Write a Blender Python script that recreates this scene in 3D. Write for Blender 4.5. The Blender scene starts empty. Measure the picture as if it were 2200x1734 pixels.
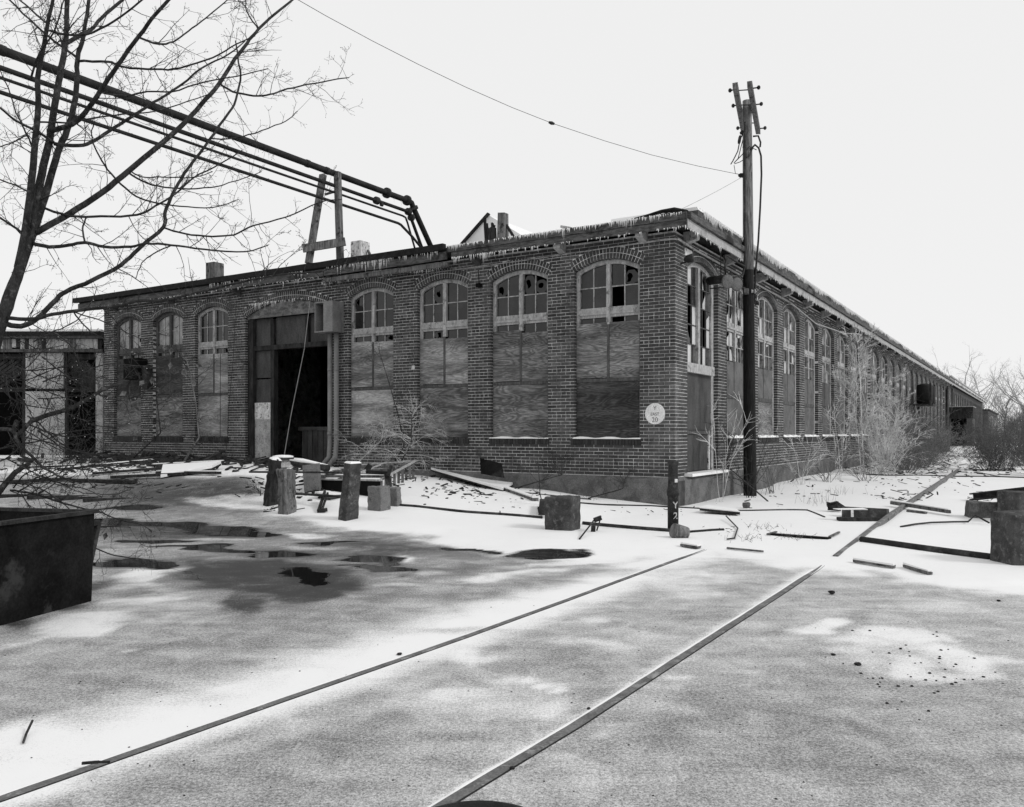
import bpy, math, random
import numpy as np
from mathutils import Vector, Matrix
random.seed(7)
S = bpy.context.scene
COL = S.collection
# ------------------------------------------------------------------ camera
F, CX, HY, CH = 1796.0, 1100.0, 929.0, 1.45
cd = bpy.data.cameras.new('camera'); cam = bpy.data.objects.new('camera', cd); COL.objects.link(cam)
cam.location = (0, 0, CH); cam.rotation_euler = (math.radians(90), 0, 0)
cd.sensor_width = 36; cd.lens = 36 * F / 2200; cd.shift_y = (HY - 867) / 2200
cd.clip_start = 0.05; cd.clip_end = 3000
S.camera = cam
# ------------------------------------------------------------------ world (overcast winter sky, grey: the place was photographed in black and white)
W = bpy.data.worlds.new('World'); S.world = W; W.use_nodes = True
nt = W.node_tree; nt.nodes.clear()
sun_el, sun_az = math.radians(36), math.radians(118)   # azimuth measured from +Y clockwise
sky = nt.nodes.new('ShaderNodeTexSky'); sky.sky_type = 'NISHITA'; sky.sun_disc = False
sky.sun_elevation = sun_el; sky.sun_rotation = sun_az
bw = nt.nodes.new('ShaderNodeRGBToBW'); nt.links.new(sky.outputs[0], bw.inputs[0])
mn = nt.nodes.new('ShaderNodeMath'); mn.operation = 'MINIMUM'; mn.inputs[1].default_value = 12; nt.links.new(bw.outputs[0], mn.inputs[0])
mxw = nt.nodes.new('ShaderNodeMath'); mxw.operation = 'MULTIPLY_ADD'; mxw.inputs[1].default_value = 0.08; mxw.inputs[2].default_value = 8.5
nt.links.new(mn.outputs[0], mxw.inputs[0])
bg = nt.nodes.new('ShaderNodeBackground'); bg.inputs[1].default_value = 0.1; nt.links.new(mxw.outputs[0], bg.inputs[0])
wo = nt.nodes.new('ShaderNodeOutputWorld'); nt.links.new(bg.outputs[0], wo.inputs[0])
sd = bpy.data.lights.new('sun', 'SUN'); sd.energy = 1.5; sd.angle = math.radians(12); sd.color = (1, 1, 1)
so = bpy.data.objects.new('sun', sd); COL.objects.link(so)
sdir = Vector((math.sin(sun_az) * math.cos(sun_el), math.cos(sun_az) * math.cos(sun_el), math.sin(sun_el)))
so.rotation_euler = sdir.to_track_quat('Z', 'Y').to_euler(); so.location = (20, -10, 30)
S.view_settings.view_transform = 'Standard'; S.view_settings.look = 'None'
S.view_settings.exposure = 0.0; S.view_settings.gamma = 1.0; S.view_settings.use_curve_mapping = False
S.render.engine = 'CYCLES'

# ------------------------------------------------------------------ geometry of the place
C = Vector((3.106, 15.94, 0))                       # the building's near corner
uR = Vector((.5292, .8485, 0)); uL = Vector((-.8485, .5292, 0))
nL = -uR; nR = -uL
Z = Vector((0, 0, 1))
def LF(s, z, o=0): return C + uL * s + nL * o + Z * z
def RF(s, z, o=0): return C + uR * s + nR * o + Z * z
def sstep(a, b, x):
    t = np.clip((x - a) / (b - a), 0, 1); return t * t * (3 - 2 * t)
def gz(x, y):
    x = np.asarray(x, float); y = np.asarray(y, float)
    dx = x - C.x; dy = y - C.y
    sl = dx * uL.x + dy * uL.y; ol = dx * nL.x + dy * nL.y
    sr = dx * uR.x + dy * uR.y; orr = dx * nR.x + dy * nR.y
    z = np.clip(.068 * sl, 0, .64) * (1 - sstep(1.2, 7.5, ol)) * (1 - sstep(26, 40, sl))
    z = z + .38 * sstep(22, 62, y) * sstep(0, 6, x)
    bank = .13 * np.exp(-((ol - 2.6) / 1.5) ** 2) * sstep(-.5, 2, sl) * (1 - sstep(7.5, 10, sl))
    z = z + bank
    z = z + .10 * np.exp(-(orr / .9) ** 2) * sstep(4, 9, sr) * (1 - sstep(60, 80, sr))
    z = z + .012 * np.sin(x * 1.7 + 1.3 * np.sin(y * .9)) * sstep(9, 13, y) + .008 * np.sin(y * 2.3 + x)* sstep(9, 13, y)
    return z
def G(px, py):                                       # point of the ground seen at a pixel of the photograph
    k = (px - CX) / F; m = (HY - py) / F
    d = 2.0; step = .1
    while d < 400:
        if CH + m * d < float(gz(k * d, d)):
            a, b = d - step, d
            for _ in range(14):
                c = (a + b) / 2
                if CH + m * c < float(gz(k * c, c)): b = c
                else: a = c
            d = b; break
        d += step; step = max(.1, d * .01)
    return Vector((k * d, d, float(gz(k * d, d))))
def P(px, py, d): return Vector(((px - CX) / F * d, d, CH + (HY - py) / F * d))
def onz(x, y, dz=0): return Vector((x, y, float(gz(x, y)) + dz))

# ------------------------------------------------------------------ materials
def newmat(name):
    m = bpy.data.materials.new(name); m.use_nodes = True
    b = m.node_tree.nodes['Principled BSDF']; b.inputs['Specular IOR Level'].default_value = .3
    return m, m.node_tree, b
def coord(t, stretch=(1, 1, 1), kind='Object'):
    tc = t.nodes.new('ShaderNodeTexCoord'); mp = t.nodes.new('ShaderNodeMapping')
    mp.inputs['Scale'].default_value = stretch; t.links.new(tc.outputs[kind], mp.inputs[0]); return mp.outputs[0]
def noise(t, co, scale, detail=6, rough=.6, dist=0):
    n = t.nodes.new('ShaderNodeTexNoise'); n.inputs['Scale'].default_value = scale; n.inputs['Detail'].default_value = detail
    n.inputs['Roughness'].default_value = rough; n.inputs['Distortion'].default_value = dist
    t.links.new(co, n.inputs['Vector']); return n.outputs['Fac']
def ramp(t, x, a, b, va, vb):
    r = t.nodes.new('ShaderNodeMapRange'); r.interpolation_type = 'SMOOTHSTEP'
    r.inputs[1].default_value = a; r.inputs[2].default_value = b; r.inputs[3].default_value = va; r.inputs[4].default_value = vb
    t.links.new(x, r.inputs[0]); return r.outputs[0]
def math_(t, op, a, b=None, c=None):
    n = t.nodes.new('ShaderNodeMath'); n.operation = op
    for i, v in enumerate((a, b, c)):
        if v is None: continue
        if isinstance(v, (int, float)): n.inputs[i].default_value = v
        else: t.links.new(v, n.inputs[i])
    return n.outputs[0]
def mixv(t, f, a, b):
    n = t.nodes.new('ShaderNodeMix'); n.data_type = 'FLOAT'
    for i, v in ((0, f), (2, a), (3, b)):
        if isinstance(v, (int, float)): n.inputs[i].default_value = v
        else: t.links.new(v, n.inputs[i])
    return n.outputs[0]
def bump(t, b, h, strength, dist=.01):
    n = t.nodes.new('ShaderNodeBump'); n.inputs['Strength'].default_value = strength; n.inputs['Distance'].default_value = dist
    t.links.new(h, n.inputs['Height']); t.links.new(n.outputs[0], b.inputs['Normal'])
def weathered(name, lo, hi, scale=6, rough=.8, bmp=.3, stretch=(1, 1, 1), stain=None, fine=60, spec=.12, metal=0):
    m, t, b = newmat(name); co = coord(t, stretch)
    n = noise(t, co, scale, 8, .65, .4); f = noise(t, co, fine, 4, .7)
    v = ramp(t, n, .3, .7, lo, hi); v = math_(t, 'MULTIPLY', v, ramp(t, f, .3, .7, .72, 1.28))
    if stain is not None:
        n2 = noise(t, coord(t, (stain[2], stain[2], stain[3]) if len(stain) > 3 else (1, 1, 1)), stain[1], 7, .7)
        v = mixv(t, ramp(t, n2, .52, .66, 0, 1), v, stain[0])
    t.links.new(v, b.inputs['Base Color']); b.inputs['Roughness'].default_value = rough
    b.inputs['Specular IOR Level'].default_value = spec; b.inputs['Metallic'].default_value = metal
    if bmp: bump(t, b, f, bmp)
    return m
M = {}
# brick: each brick carries its own tone
m, t, b = newmat('brick'); at = t.nodes.new('ShaderNodeAttribute'); at.attribute_name = 'tone'
co = coord(t, (1, 1, 1), 'Generated') ; geo = t.nodes.new('ShaderNodeNewGeometry')
n = noise(t, geo.outputs['Position'], 26, 6, .7); n2 = noise(t, geo.outputs['Position'], .8, 7, .7)
n3 = noise(t, geo.outputs['Position'], 160, 3, .6)
v = math_(t, 'MULTIPLY', at.outputs['Fac'], ramp(t, n, .3, .7, .7, 1.3))
v = math_(t, 'MULTIPLY', v, ramp(t, n3, .25, .75, .8, 1.2))
v = mixv(t, ramp(t, n2, .5, .66, 0, .8), v, math_(t, 'ADD', math_(t, 'MULTIPLY', v, 1.4), .03)); v = math_(t, 'MULTIPLY', v, ramp(t, n2, .3, .42, .6, 1))
t.links.new(v, b.inputs['Base Color']); b.inputs['Roughness'].default_value = .85; bump(t, b, n, .5, .006); M['brick'] = m
M['mortar'] = weathered('mortar', .40, .78, 3.5, .95, .4, stain=(.2, 2.4), fine=30)
M['farbrick'] = weathered('far_brick', .075, .12, 2, .9, .2)
M['concrete'] = weathered('concrete', .09, .17, 3, .9, .7, stain=(.07, 2.2), fine=45)
M['conc_dark'] = weathered('rough_concrete', .035, .085, 5, .95, 1, stain=(.14, 14), fine=90)
M['conc_light'] = weathered('pale_concrete', .13, .2, 5, .95, .9, stain=(.08, 5), fine=70)
M['fascia'] = weathered('weathered_fascia_wood', .045, .14, 5, .85, .5, (1, 1, 5), stain=(.022, 1.2), fine=30)
M['tar'] = weathered('tar_edge', .008, .02, 8, .7, .3)
M['wood_dark'] = weathered('dark_wood', .012, .045, 7, .85, .6, (1, 1, .3), fine=40)
M['wood_old'] = weathered('old_grey_wood', .06, .2, 7, .9, .8, (3, 3, .3), stain=(.02, 5), fine=30)
M['frame'] = weathered('peeling_frame_paint', .26, .46, 7, .8, .5, (2, 2, .5), stain=(.13, 7), fine=35)
M['frame_dark'] = weathered('bare_frame_wood', .05, .11, 6, .85, .4, (2, 2, .4), fine=30)
M['white_paint'] = weathered('dull_white_paint', .3, .4, 3, .8, .25, stain=(.17, 2.5))
M['chip_white'] = weathered('chipped_white_paint', .45, .66, 9, .8, .3, (1, 1, .5), stain=(.06, 10), fine=25)
M['grey_paint'] = weathered('grey_painted_metal', .16, .24, 2, .6, .15, stain=(.11, 3, 1, .25))
M['dark_panel'] = weathered('dark_panel', .045, .085, 3, .7, .2, (1, 1, .4), stain=(.03, 2, 1, .3))
M['rust'] = weathered('rusty_steel', .015, .04, 6, .75, .5, stain=(.07, 5), fine=50)
M['bin'] = weathered('dirty_bin_steel', .005, .016, 3.2, .9, .5, stain=(.035, 2.6), fine=40, spec=.04)
M['pipe'] = weathered('dull_pipe', .012, .03, 5, .7, .3)
M['pole'] = weathered('creosoted_pole', .006, .02, 10, .75, .6, (4, 4, .35), fine=20)
M['pole_top'] = weathered('weathered_pole_top', .05, .26, 9, .85, .6, (5, 5, .3), stain=(.02, 6, 3, .3), fine=30)
M['rail'] = weathered('rail_steel', .10, .17, 8, .7, .2, stain=(.3, 5), fine=80)
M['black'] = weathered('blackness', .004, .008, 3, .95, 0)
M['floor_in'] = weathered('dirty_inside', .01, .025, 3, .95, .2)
M['rubber'] = weathered('old_rubber', .01, .02, 12, .6, .4)
M['bark'] = weathered('bark', .012, .045, 14, .8, .7, (1, 1, .5), stain=(.09, 16), fine=70)
M['twig'] = weathered('twig', .02, .05, 9, .8, 0)
M['bush'] = weathered('winter_bush_stems', .08, .2, 2.2, .85, 0)
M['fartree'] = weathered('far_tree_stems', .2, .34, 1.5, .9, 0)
M['leaf'] = weathered('dry_leaf', .06, .16, 10, .8, .2)
M['icywood'] = weathered('ice_coated_twig', .22, .75, 1.6, .3, 0, spec=.6)
M['wire'] = weathered('wire', .02, .04, 5, .6, 0)
M['palewire'] = weathered('pale_wire', .3, .4, 5, .6, 0)
M['bush_dark'] = weathered('dense_bush_stems', .06, .14, 2.2, .85, 0)
M['stone'] = weathered('stone', .06, .14, 9, .9, .8, fine=50)
M['rubble'] = weathered('rubble', .008, .05, 5, .9, .6, fine=30)
M['shingle'] = weathered('roof_felt', .02, .04, 4, .9, .4)
m, t, b = newmat('snow'); co = coord(t); n = noise(t, co, 9, 5, .6); b.inputs['Base Color'].default_value = (.79, .79, .79, 1)
b.inputs['Roughness'].default_value = .7; bump(t, b, n, .3, .02); M['snow'] = m
m, t, b = newmat('ice'); b.inputs['Base Color'].default_value = (.9, .9, .9, 1); b.inputs['Roughness'].default_value = .3
b.inputs['Transmission Weight'].default_value = .12; b.inputs['IOR'].default_value = 1.31; b.inputs['Specular IOR Level'].default_value = .6; M['ice'] = m
m, t, b = newmat('old_glass'); geo = t.nodes.new('ShaderNodeNewGeometry'); n = noise(t, geo.outputs['Position'], 2.0, 5, .7)
t.links.new(ramp(t, n, .3, .75, .005, .028), b.inputs['Base Color']); b.inputs['Roughness'].default_value = .12
b.inputs['Specular IOR Level'].default_value = .5; M['glass'] = m
m, t, b = newmat('sky_toned_glass'); geo = t.nodes.new('ShaderNodeNewGeometry'); n = noise(t, geo.outputs['Position'], 3.0, 5, .7)
t.links.new(ramp(t, n, .3, .7, .18, .36), b.inputs['Base Color']); b.inputs['Roughness'].default_value = .2; M['glass_pale'] = m  # pale base colour stands in for sky brightness in the left-end panes
m, t, b = newmat('sky_white_glass'); b.inputs['Base Color'].default_value = (.55, .55, .55, 1); b.inputs['Roughness'].default_value = .25; M['glass_white'] = m  # white base colour paints in the sky's reflection on the long wall's panes
def plywood(name, lo, hi, wscale, dist, seed):
    m, t, b = newmat(name); geo = t.nodes.new('ShaderNodeNewGeometry')
    mp = t.nodes.new('ShaderNodeMapping'); mp.inputs['Scale'].default_value = (.38, .38, 1.9); mp.inputs['Location'].default_value = (seed, seed, seed)
    t.links.new(geo.outputs['Position'], mp.inputs[0]); co = mp.outputs[0]
    g = noise(t, co, 1.5, 5, .42, .5)                       # rotary cut veneer: contour lines of a slow noise
    rings = math_(t, 'FRACT', math_(t, 'MULTIPLY', g, wscale)); rings = math_(t, 'ABSOLUTE', math_(t, 'SUBTRACT', rings, .5))
    mp2 = t.nodes.new('ShaderNodeMapping'); mp2.inputs['Scale'].default_value = (.6, .6, 11); t.links.new(geo.outputs['Position'], mp2.inputs[0])
    fib = noise(t, mp2.outputs[0], 9, 6, .75, .5); blot = noise(t, co, 1.4, 6, .7); f = noise(t, co, 60, 3, .7)
    v = ramp(t, rings, .0, .5, lo * 1.3 + hi * .12, hi)
    v = math_(t, 'MULTIPLY', v, ramp(t, fib, .3, .7, .45, 1.55)); v = math_(t, 'MULTIPLY', v, ramp(t, blot, .36, .66, .5, 1.5)); v = math_(t, 'MULTIPLY', v, ramp(t, f, .3, .7, .85, 1.15))
    t.links.new(v, b.inputs['Base Color']); b.inputs['Roughness'].default_value = .8; bump(t, b, fib, .35, .004); return m
M['lintel'] = weathered('stained_lintel_board', .07, .22, 4, .85, .4, (1, 1, 2), stain=(.03, 3), fine=30)
M['sheet_pale'] = weathered('pale_sheet', .24, .42, 5, .85, .3, stain=(.14, 14), fine=60)
PLY = [plywood('plywood_light', .10, .26, 24, 9, 0), plywood('plywood_mid', .05, .19, 22, 12, 3.1), plywood('plywood_dark', .014, .06, 24, 10, 6.7), plywood('plywood_pale', .14, .27, 17, 14, 9.3)]
M['board_grey'] = weathered('grey_board', .09, .15, 2, .85, .2, stain=(.07, 2.5))

# ------------------------------------------------------------------ mesh builder
ORI = {}
class MB:
    def __init__(s): s.v = []; s.f = []; s.tone = []; s.ct = None; s.mi = []; s.cm = 0
    def add(s, vs, fs):
        o = len(s.v); s.v.extend([(p[0], p[1], p[2]) for p in vs])
        for f in fs: s.f.append([i + o for i in f]); s.tone.append(s.ct or 0); s.mi.append(s.cm)
    def hexa(s, q, back=True):                     # 8 points: 0-3 front ring, 4-7 back ring
        fs = [(0, 1, 2, 3), (0, 4, 5, 1), (1, 5, 6, 2), (2, 6, 7, 3), (3, 7, 4, 0)]
        if back: fs.append((7, 6, 5, 4))
        s.add(q, fs)
    def box(s, c, sx, sy, sz, ax=None):
        X, Y, ZZ = ax or (Vector((1, 0, 0)), Vector((0, 1, 0)), Z); c = Vector(c); X = X * sx / 2; Y = Y * sy / 2; K = ZZ * sz / 2
        s.hexa([c - X - Y - K, c + X - Y - K, c + X - Y + K, c - X - Y + K, c - X + Y - K, c + X + Y - K, c + X + Y + K, c - X + Y + K])
    def wbox(s, fr, s0, s1, z0, z1, o0, o1, back=True):  # box on a wall frame, o1 = outer face
        s.hexa([fr(s0, z0, o1), fr(s1, z0, o1), fr(s1, z1, o1), fr(s0, z1, o1), fr(s0, z0, o0), fr(s1, z0, o0), fr(s1, z1, o0), fr(s0, z1, o0)], back)
    def beam(s, a, b_, w, h, up=Z, jit=0):
        a = Vector(a); b_ = Vector(b_); d = (b_ - a); L = d.length; d.normalize()
        X = d.cross(up)
        if X.length < 1e-4: X = d.cross(Vector((1, 0, 0)))
        X.normalize(); Y = X.cross(d).normalized()
        q = []
        for p in (a, b_):
            for sx, sy in ((-1, -1), (1, -1), (1, 1), (-1, 1)):
                q.append(p + X * sx * w / 2 + Y * sy * h / 2 + (Vector((random.uniform(-jit, jit), random.uniform(-jit, jit), random.uniform(-jit, jit))) if jit else Vector()))
        s.hexa(q)
    def tube(s, pts, rad, n=6, cap=True):
        pts = [Vector(p) for p in pts]
        if isinstance(rad, (int, float)): rad = [rad] * len(pts)
        rings = []; prev = None
        for i, p in enumerate(pts):
            d = (pts[min(i + 1, len(pts) - 1)] - pts[max(i - 1, 0)])
            if d.length < 1e-7: d = Vector((0, 0, 1))
            d.normalize()
            if prev is None:
                X = d.cross(Z if abs(d.z) < .9 else Vector((1, 0, 0))).normalized()
            else:
                X = (prev - d * prev.dot(d))
                X = X.normalized() if X.length > 1e-6 else d.cross(Vector((1, 0, 0))).normalized()
            prev = X; Y = d.cross(X)
            rings.append([p + (X * math.cos(k * 2 * math.pi / n) + Y * math.sin(k * 2 * math.pi / n)) * rad[i] for k in range(n)])
        vs = [v for r in rings for v in r]; fs = []
        for i in range(len(rings) - 1):
            for k in range(n): fs.append((i * n + k, i * n + (k + 1) % n, (i + 1) * n + (k + 1) % n, (i + 1) * n + k))
        if cap: fs.append(tuple(range(n - 1, -1, -1))); fs.append(tuple((len(rings) - 1) * n + k for k in range(n)))
        s.add(vs, fs)
    def lathe(s, c, prof, n=20, ax=Z):             # prof: (r, h) along ax
        ax = Vector(ax).normalized(); X = ax.cross(Vector((1, 0, 0)) if abs(ax.x) < .9 else Z).normalized(); Y = ax.cross(X); c = Vector(c)
        vs = [c + ax * h + (X * math.cos(k * 2 * math.pi / n) + Y * math.sin(k * 2 * math.pi / n)) * r for r, h in prof for k in range(n)]
        fs = [(i * n + k, i * n + (k + 1) % n, (i + 1) * n + (k + 1) % n, (i + 1) * n + k) for i in range(len(prof) - 1) for k in range(n)]
        fs.append(tuple(range(n - 1, -1, -1))); fs.append(tuple((len(prof) - 1) * n + k for k in range(n))); s.add(vs, fs)
    def rock(s, c, r, sq=.6):
        c = Vector(c); n = 6; vs = []; 
        for j, (h, rr) in enumerate(((-.6, .7), (0, 1), (.55, .7))):
            for k in range(n):
                a = k * 2 * math.pi / n + j * .4; q = random.uniform(.7, 1.2)
                vs.append(c + Vector((math.cos(a) * rr * r * q, math.sin(a) * rr * r * q, h * r * sq * random.uniform(.8, 1.2))))
        fs = [(j * n + k, j * n + (k + 1) % n, (j + 1) * n + (k + 1) % n, (j + 1) * n + k) for j in range(2) for k in range(n)]
        fs.append(tuple(range(n - 1, -1, -1))); fs.append(tuple(2 * n + k for k in range(n))); s.add(vs, fs)
    def build(s, name, mat, parent=None, smooth=False, label=None, bevel=0):
        me = bpy.data.meshes.new(name)
        V = np.array(s.v, dtype=float)
        if parent is not None: org = ORI[parent.name]
        else: org = Vector(((V[:, 0].min() + V[:, 0].max()) / 2, (V[:, 1].min() + V[:, 1].max()) / 2, V[:, 2].min()))
        V = V - np.array(org)
        me.from_pydata(V.tolist(), [], s.f)
        for mm in (mat if isinstance(mat, (list, tuple)) else [mat]): me.materials.append(mm)
        if any(s.mi): me.polygons.foreach_set('material_index', s.mi)
        if s.ct is not None:
            a = me.attributes.new('tone', 'FLOAT', 'FACE'); a.data.foreach_set('value', s.tone)
        if smooth: me.polygons.foreach_set('use_smooth', [True] * len(me.polygons))
        o = bpy.data.objects.new(name, me); COL.objects.link(o)
        if parent is not None: o.parent = parent
        else: o.location = org
        if bevel:
            md = o.modifiers.new('bevel', 'BEVEL'); md.width = bevel; md.segments = 2; md.limit_method = 'ANGLE'
        ORI[o.name] = Vector(org)
        if label: o['label'] = label
        return o
def tag(o, label=None, cat=None, group=None, kind=None):
    if label: o['label'] = label
    if cat: o['category'] = cat
    if group: o['group'] = group
    if kind: o['kind'] = kind
    return o
def thing(name, loc, label, cat, group=None):
    o = bpy.data.objects.new(name, None); COL.objects.link(o); o.location = loc; o.empty_display_size = .3
    ORI[o.name] = Vector(loc); return tag(o, label, cat, group)

# ------------------------------------------------------------------ ground
def axis(core0, core1, step, far0, far1):
    a = list(np.arange(core0, core1 + 1e-6, step)); st = step; x = core1
    while x < far1: st *= 1.12; x += st; a.append(x)
    st = step; x = core0; l = []
    while x > far0: st *= 1.12; x -= st; l.append(x)
    return np.array(l[::-1] + a)
xs = axis(-13, 14, .085, -700, 700); ys = axis(2.4, 27, .085, -60, 1500)
X, Y = np.meshgrid(xs, ys); X = X.ravel(); Y = Y.ravel(); ZZ = gz(X, Y)
yy = np.maximum(Y, .6); PX = CX + F * X / yy; PY = HY + F * (CH - ZZ) / yy
# snow cover, wet asphalt and standing water, laid down where they lie on the yard
from mathutils import noise as mn_
near = (Y > 2) & (Y < 30) & (np.abs(X) < 15); wx = np.zeros(len(X)); wy = np.zeros(len(X))
for q in np.nonzero(near)[0]:
    x_, y_ = float(X[q]), float(Y[q])
    wx[q] = .5 * mn_.noise((x_ * .9, y_ * .9, .3)) + .2 * mn_.noise((x_ * 3.1, y_ * 3.1, 5.2)); wy[q] = .5 * mn_.noise((x_ * .9, y_ * .9, 9.7)) + .2 * mn_.noise((x_ * 3.1, y_ * 3.1, 17.4))
PX0, PY0 = PX, PY
PX = PX0 + wx * F / yy; PY = PY0 + wy * F * CH / yy ** 2
def ell(cx, cy, rx, ry, rot=0, soft=.5):
    a = math.radians(rot); u = (PX - cx) * math.cos(a) + (PY - cy) * math.sin(a); w = -(PX - cx) * math.sin(a) + (PY - cy) * math.cos(a)
    r = np.sqrt((u / rx) ** 2 + (w / ry) ** 2); return 1 - sstep(1 - soft, 1 + soft, r)
def lineY(pts):
    return np.interp(PX, [p[0] for p in pts], [p[1] for p in pts])
snow = np.full(X.shape, .50)
nearmask = Y > 2.3
# deep snow: far right side and the bank by the wall
bankline = lineY([(-500, 1000), (200, 1010), (330, 1020), (420, 1068), (560, 1095), (640, 1112), (760, 1142), (1000, 1178), (1200, 1208), (1330, 1205), (1500, 1182), (1700, 1215), (1850, 1235), (2300, 1290)])
s_bank = 1 - sstep(-14, 26, PY - bankline)
snow = np.maximum(snow, s_bank * 1.0)
snow = np.where((PX < 420) & (PY < 1075), np.minimum(snow, .55), snow)
dark_yard = ell(520, 1165, 520, 95, 3, .35) * (1 - sstep(-60, 10, bankline - PY)); snow = snow * (1 - .85 * dark_yard) + .16 * .85 * dark_yard
yard = (1 - sstep(480, 600, PX)) * (1 - sstep(1085, 1110, PY)) * sstep(1020, 1040, PY)
snow = snow * (1 - yard) + .2 * yard
snow = np.maximum(snow, .95 * ell(520, 1078, 110, 16, 2, .25))
snow = np.maximum(snow, .75 * ell(330, 1000, 190, 16, 0, .4))
snow = np.maximum(snow, .85 * ell(150, 1012, 260, 10, 0, .5))
# rail side drifts
PXW, PYW = PX, PY; PX, PY = PX0, PY0
railL = lineY([(-300, 1822), (0, 1717), (600, 1506), (800, 1437), (1216, 1290), (1327, 1249), (1514, 1181), (2300, 900)])
railR = lineY([(-900, 2900), (978, 1714), (1231, 1562), (1561, 1349), (1772, 1213), (1841, 1171), (2057, 1015), (2300, 850)])
dL = railL - PY                                      # >0 beyond the left rail
wid = np.interp(PX, [0, 400, 800, 1200, 1500], [190, 150, 120, 75, 30])
snow = np.where(dL > -6, np.maximum(snow, .40 + .58 * (1 - sstep(.25, 1.0, dL / wid))), snow)
inside = (dL < 0) & (PY < railR)
snow = np.where(inside, np.maximum(snow, .42 + .5 * (1 - sstep(0, 60, -dL))), snow)
snow = np.where(inside, np.maximum(snow, .44 + .45 * (1 - sstep(0, 30, railR - PY))), snow)
PX, PY = PXW, PYW
for (cx, cy, rx, ry, rot, soft, v) in [(950, 1415, 100, 20, 0, .8, .9), (1070, 1462, 90, 18, 0, .8, .88), (900, 1530, 210, 50, -12, .9, .75), (1080, 1520, 130, 45, -8, .9, .72),
        (1450, 1240, 180, 45, -5, .9, .72), (1250, 1330, 120, 16, 2, .8, .66), (1330, 1385, 140, 18, 4, .8, .68), (1000, 1640, 60, 18, 0, .9, .6),
        (1930, 1380, 150, 26, 4, .6, .86), (1990, 1430, 95, 40, 20, .55, .86), (1770, 1343, 75, 10, 2, .6, .84), (1845, 1400, 80, 22, 0, .7, .78), (2080, 1420, 60, 14, 0, .7, .75), (2000, 1300, 260, 40, 0, .9, .62),
        (1280, 1592, 40, 14, 0, .7, .75), (1510, 1470, 30, 9, 0, .6, .75), (1210, 1650, 35, 12, 0, .6, .7), (1700, 1575, 26, 9, 0, .6, .72), (1800, 1660, 90, 24, 0, .8, .6), (1500, 1440, 26, 7, 0, .6, .8),
        (276, 1387, 29, 7, -3, .18, 1.0), (270, 1240, 60, 26, 5, .5, .8), (120, 1350, 150, 14, -12, .6, .8), (290, 1290, 90, 12, -10, .6, .72), (370, 1285, 60, 7, -4, .5, .7),
        (330, 1225, 60, 10, 0, .6, .75), (840, 1205, 60, 10, 0, .5, .8), (640, 1148, 60, 6, 0, .5, .85), (680, 1175, 110, 6, 2, .5, .7), (860, 1250, 200, 10, 0, .8, .6), (1130, 1236, 150, 9, -3, .6, .75),
        (1250, 1205, 160, 10, -6, .6, .9), (550, 1260, 60, 6, 0, .6, .6), (960, 1225, 60, 8, 0, .6, .7), (450, 1165, 60, 5, 0, .5, .65), (100, 1600, 220, 70, -18, .8, .95), (2150, 1250, 200, 30, 3, .8, .9)]:
    snow = np.maximum(snow, v * ell(cx, cy, rx, ry, rot, soft))
for (cx, cy, rx, ry, rot, soft, v) in [(1250, 1245, 190, 14, -6, .8, .35), (900, 1290, 170, 18, -5, .9, .3), (1500, 1320, 150, 20, -6, .9, .4), (1180, 1420, 170, 22, -4, .9, .38), (700, 1640, 280, 60, -12, .9, .38), (1850, 1600, 500, 120, 0, .9, .37),
        (1650, 1500, 220, 60, -20, .9, .40), (980, 1370, 110, 9, 0, .8, .4), (560, 1350, 330, 50, -8, .9, .34), (200, 1450, 260, 36, -6, .9, .36)]:
    e = ell(cx, cy, rx, ry, rot, soft) * (s_bank < .5); snow = snow * (1 - e * .7) + v * e * .7
wet = np.zeros(X.shape)
for (cx, cy, rx, ry, rot, soft, v) in [(560, 1240, 210, 40, 3, .5, 1), (680, 1265, 80, 40, 0, .6, .95), (540, 1300, 70, 26, 0, .7, .85), (820, 1180, 200, 20, 2, .7, .6), (390, 1060, 230, 36, 0, .8, .75), (330, 1140, 230, 20, 3, .7, .7), (640, 1190, 150, 18, 3, .7, .6),
        (1020, 1218, 150, 14, -2, .7, .4), (200, 1270, 70, 14, -8, .6, .7), (100, 1325, 130, 12, -12, .6, .8), (750, 1150, 140, 9, 3, .6, .4)]:
    wet = np.maximum(wet, v * ell(cx, cy, rx, ry, rot, soft))
pud = np.zeros(X.shape)
for (cx, cy, rx, ry, rot, soft) in [(1140, 1188, 80, 9, 0, .4), (985, 1180, 60, 4, 3, .4), (385, 1130, 150, 8, 2, .5), (490, 1145, 90, 8, 2, .5), (600, 1188, 60, 10, 0, .6), (800, 1206, 60, 13, 2, .7), (285, 1212, 70, 12, -3, .4), (820, 1226, 75, 6, 0, .5),
        (460, 1180, 130, 4, 2, .4), (620, 1235, 50, 10, 0, .5), (230, 1118, 60, 5, 0, .4), (300, 1090, 70, 6, 0, .5), (700, 1165, 60, 3, 2, .5), (340, 1162, 90, 4, 3, .5)]:
    pud = np.maximum(pud, ell(cx, cy, rx, ry, rot, soft))
snow = np.where(pud > .3, snow * (1 - pud) , snow); snow = snow * (1 - .62 * wet * (1 - ell(840, 1205, 60, 10, 0, .5)))
snow = np.where((PY < 1000) & (PX > 1000), 1, snow); snow = np.where(Y < 2.0, .45, snow); snow = np.where(Y > 32, 1, snow)
# drift relief where the snow is deep
ZZ = ZZ + .045 * s_bank * sstep(0, 40, bankline - PY) * (Y > 8) * (Y < 30) * (.8 + .2 * np.sin(X * 3 + np.sin(Y * 2)))
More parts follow.
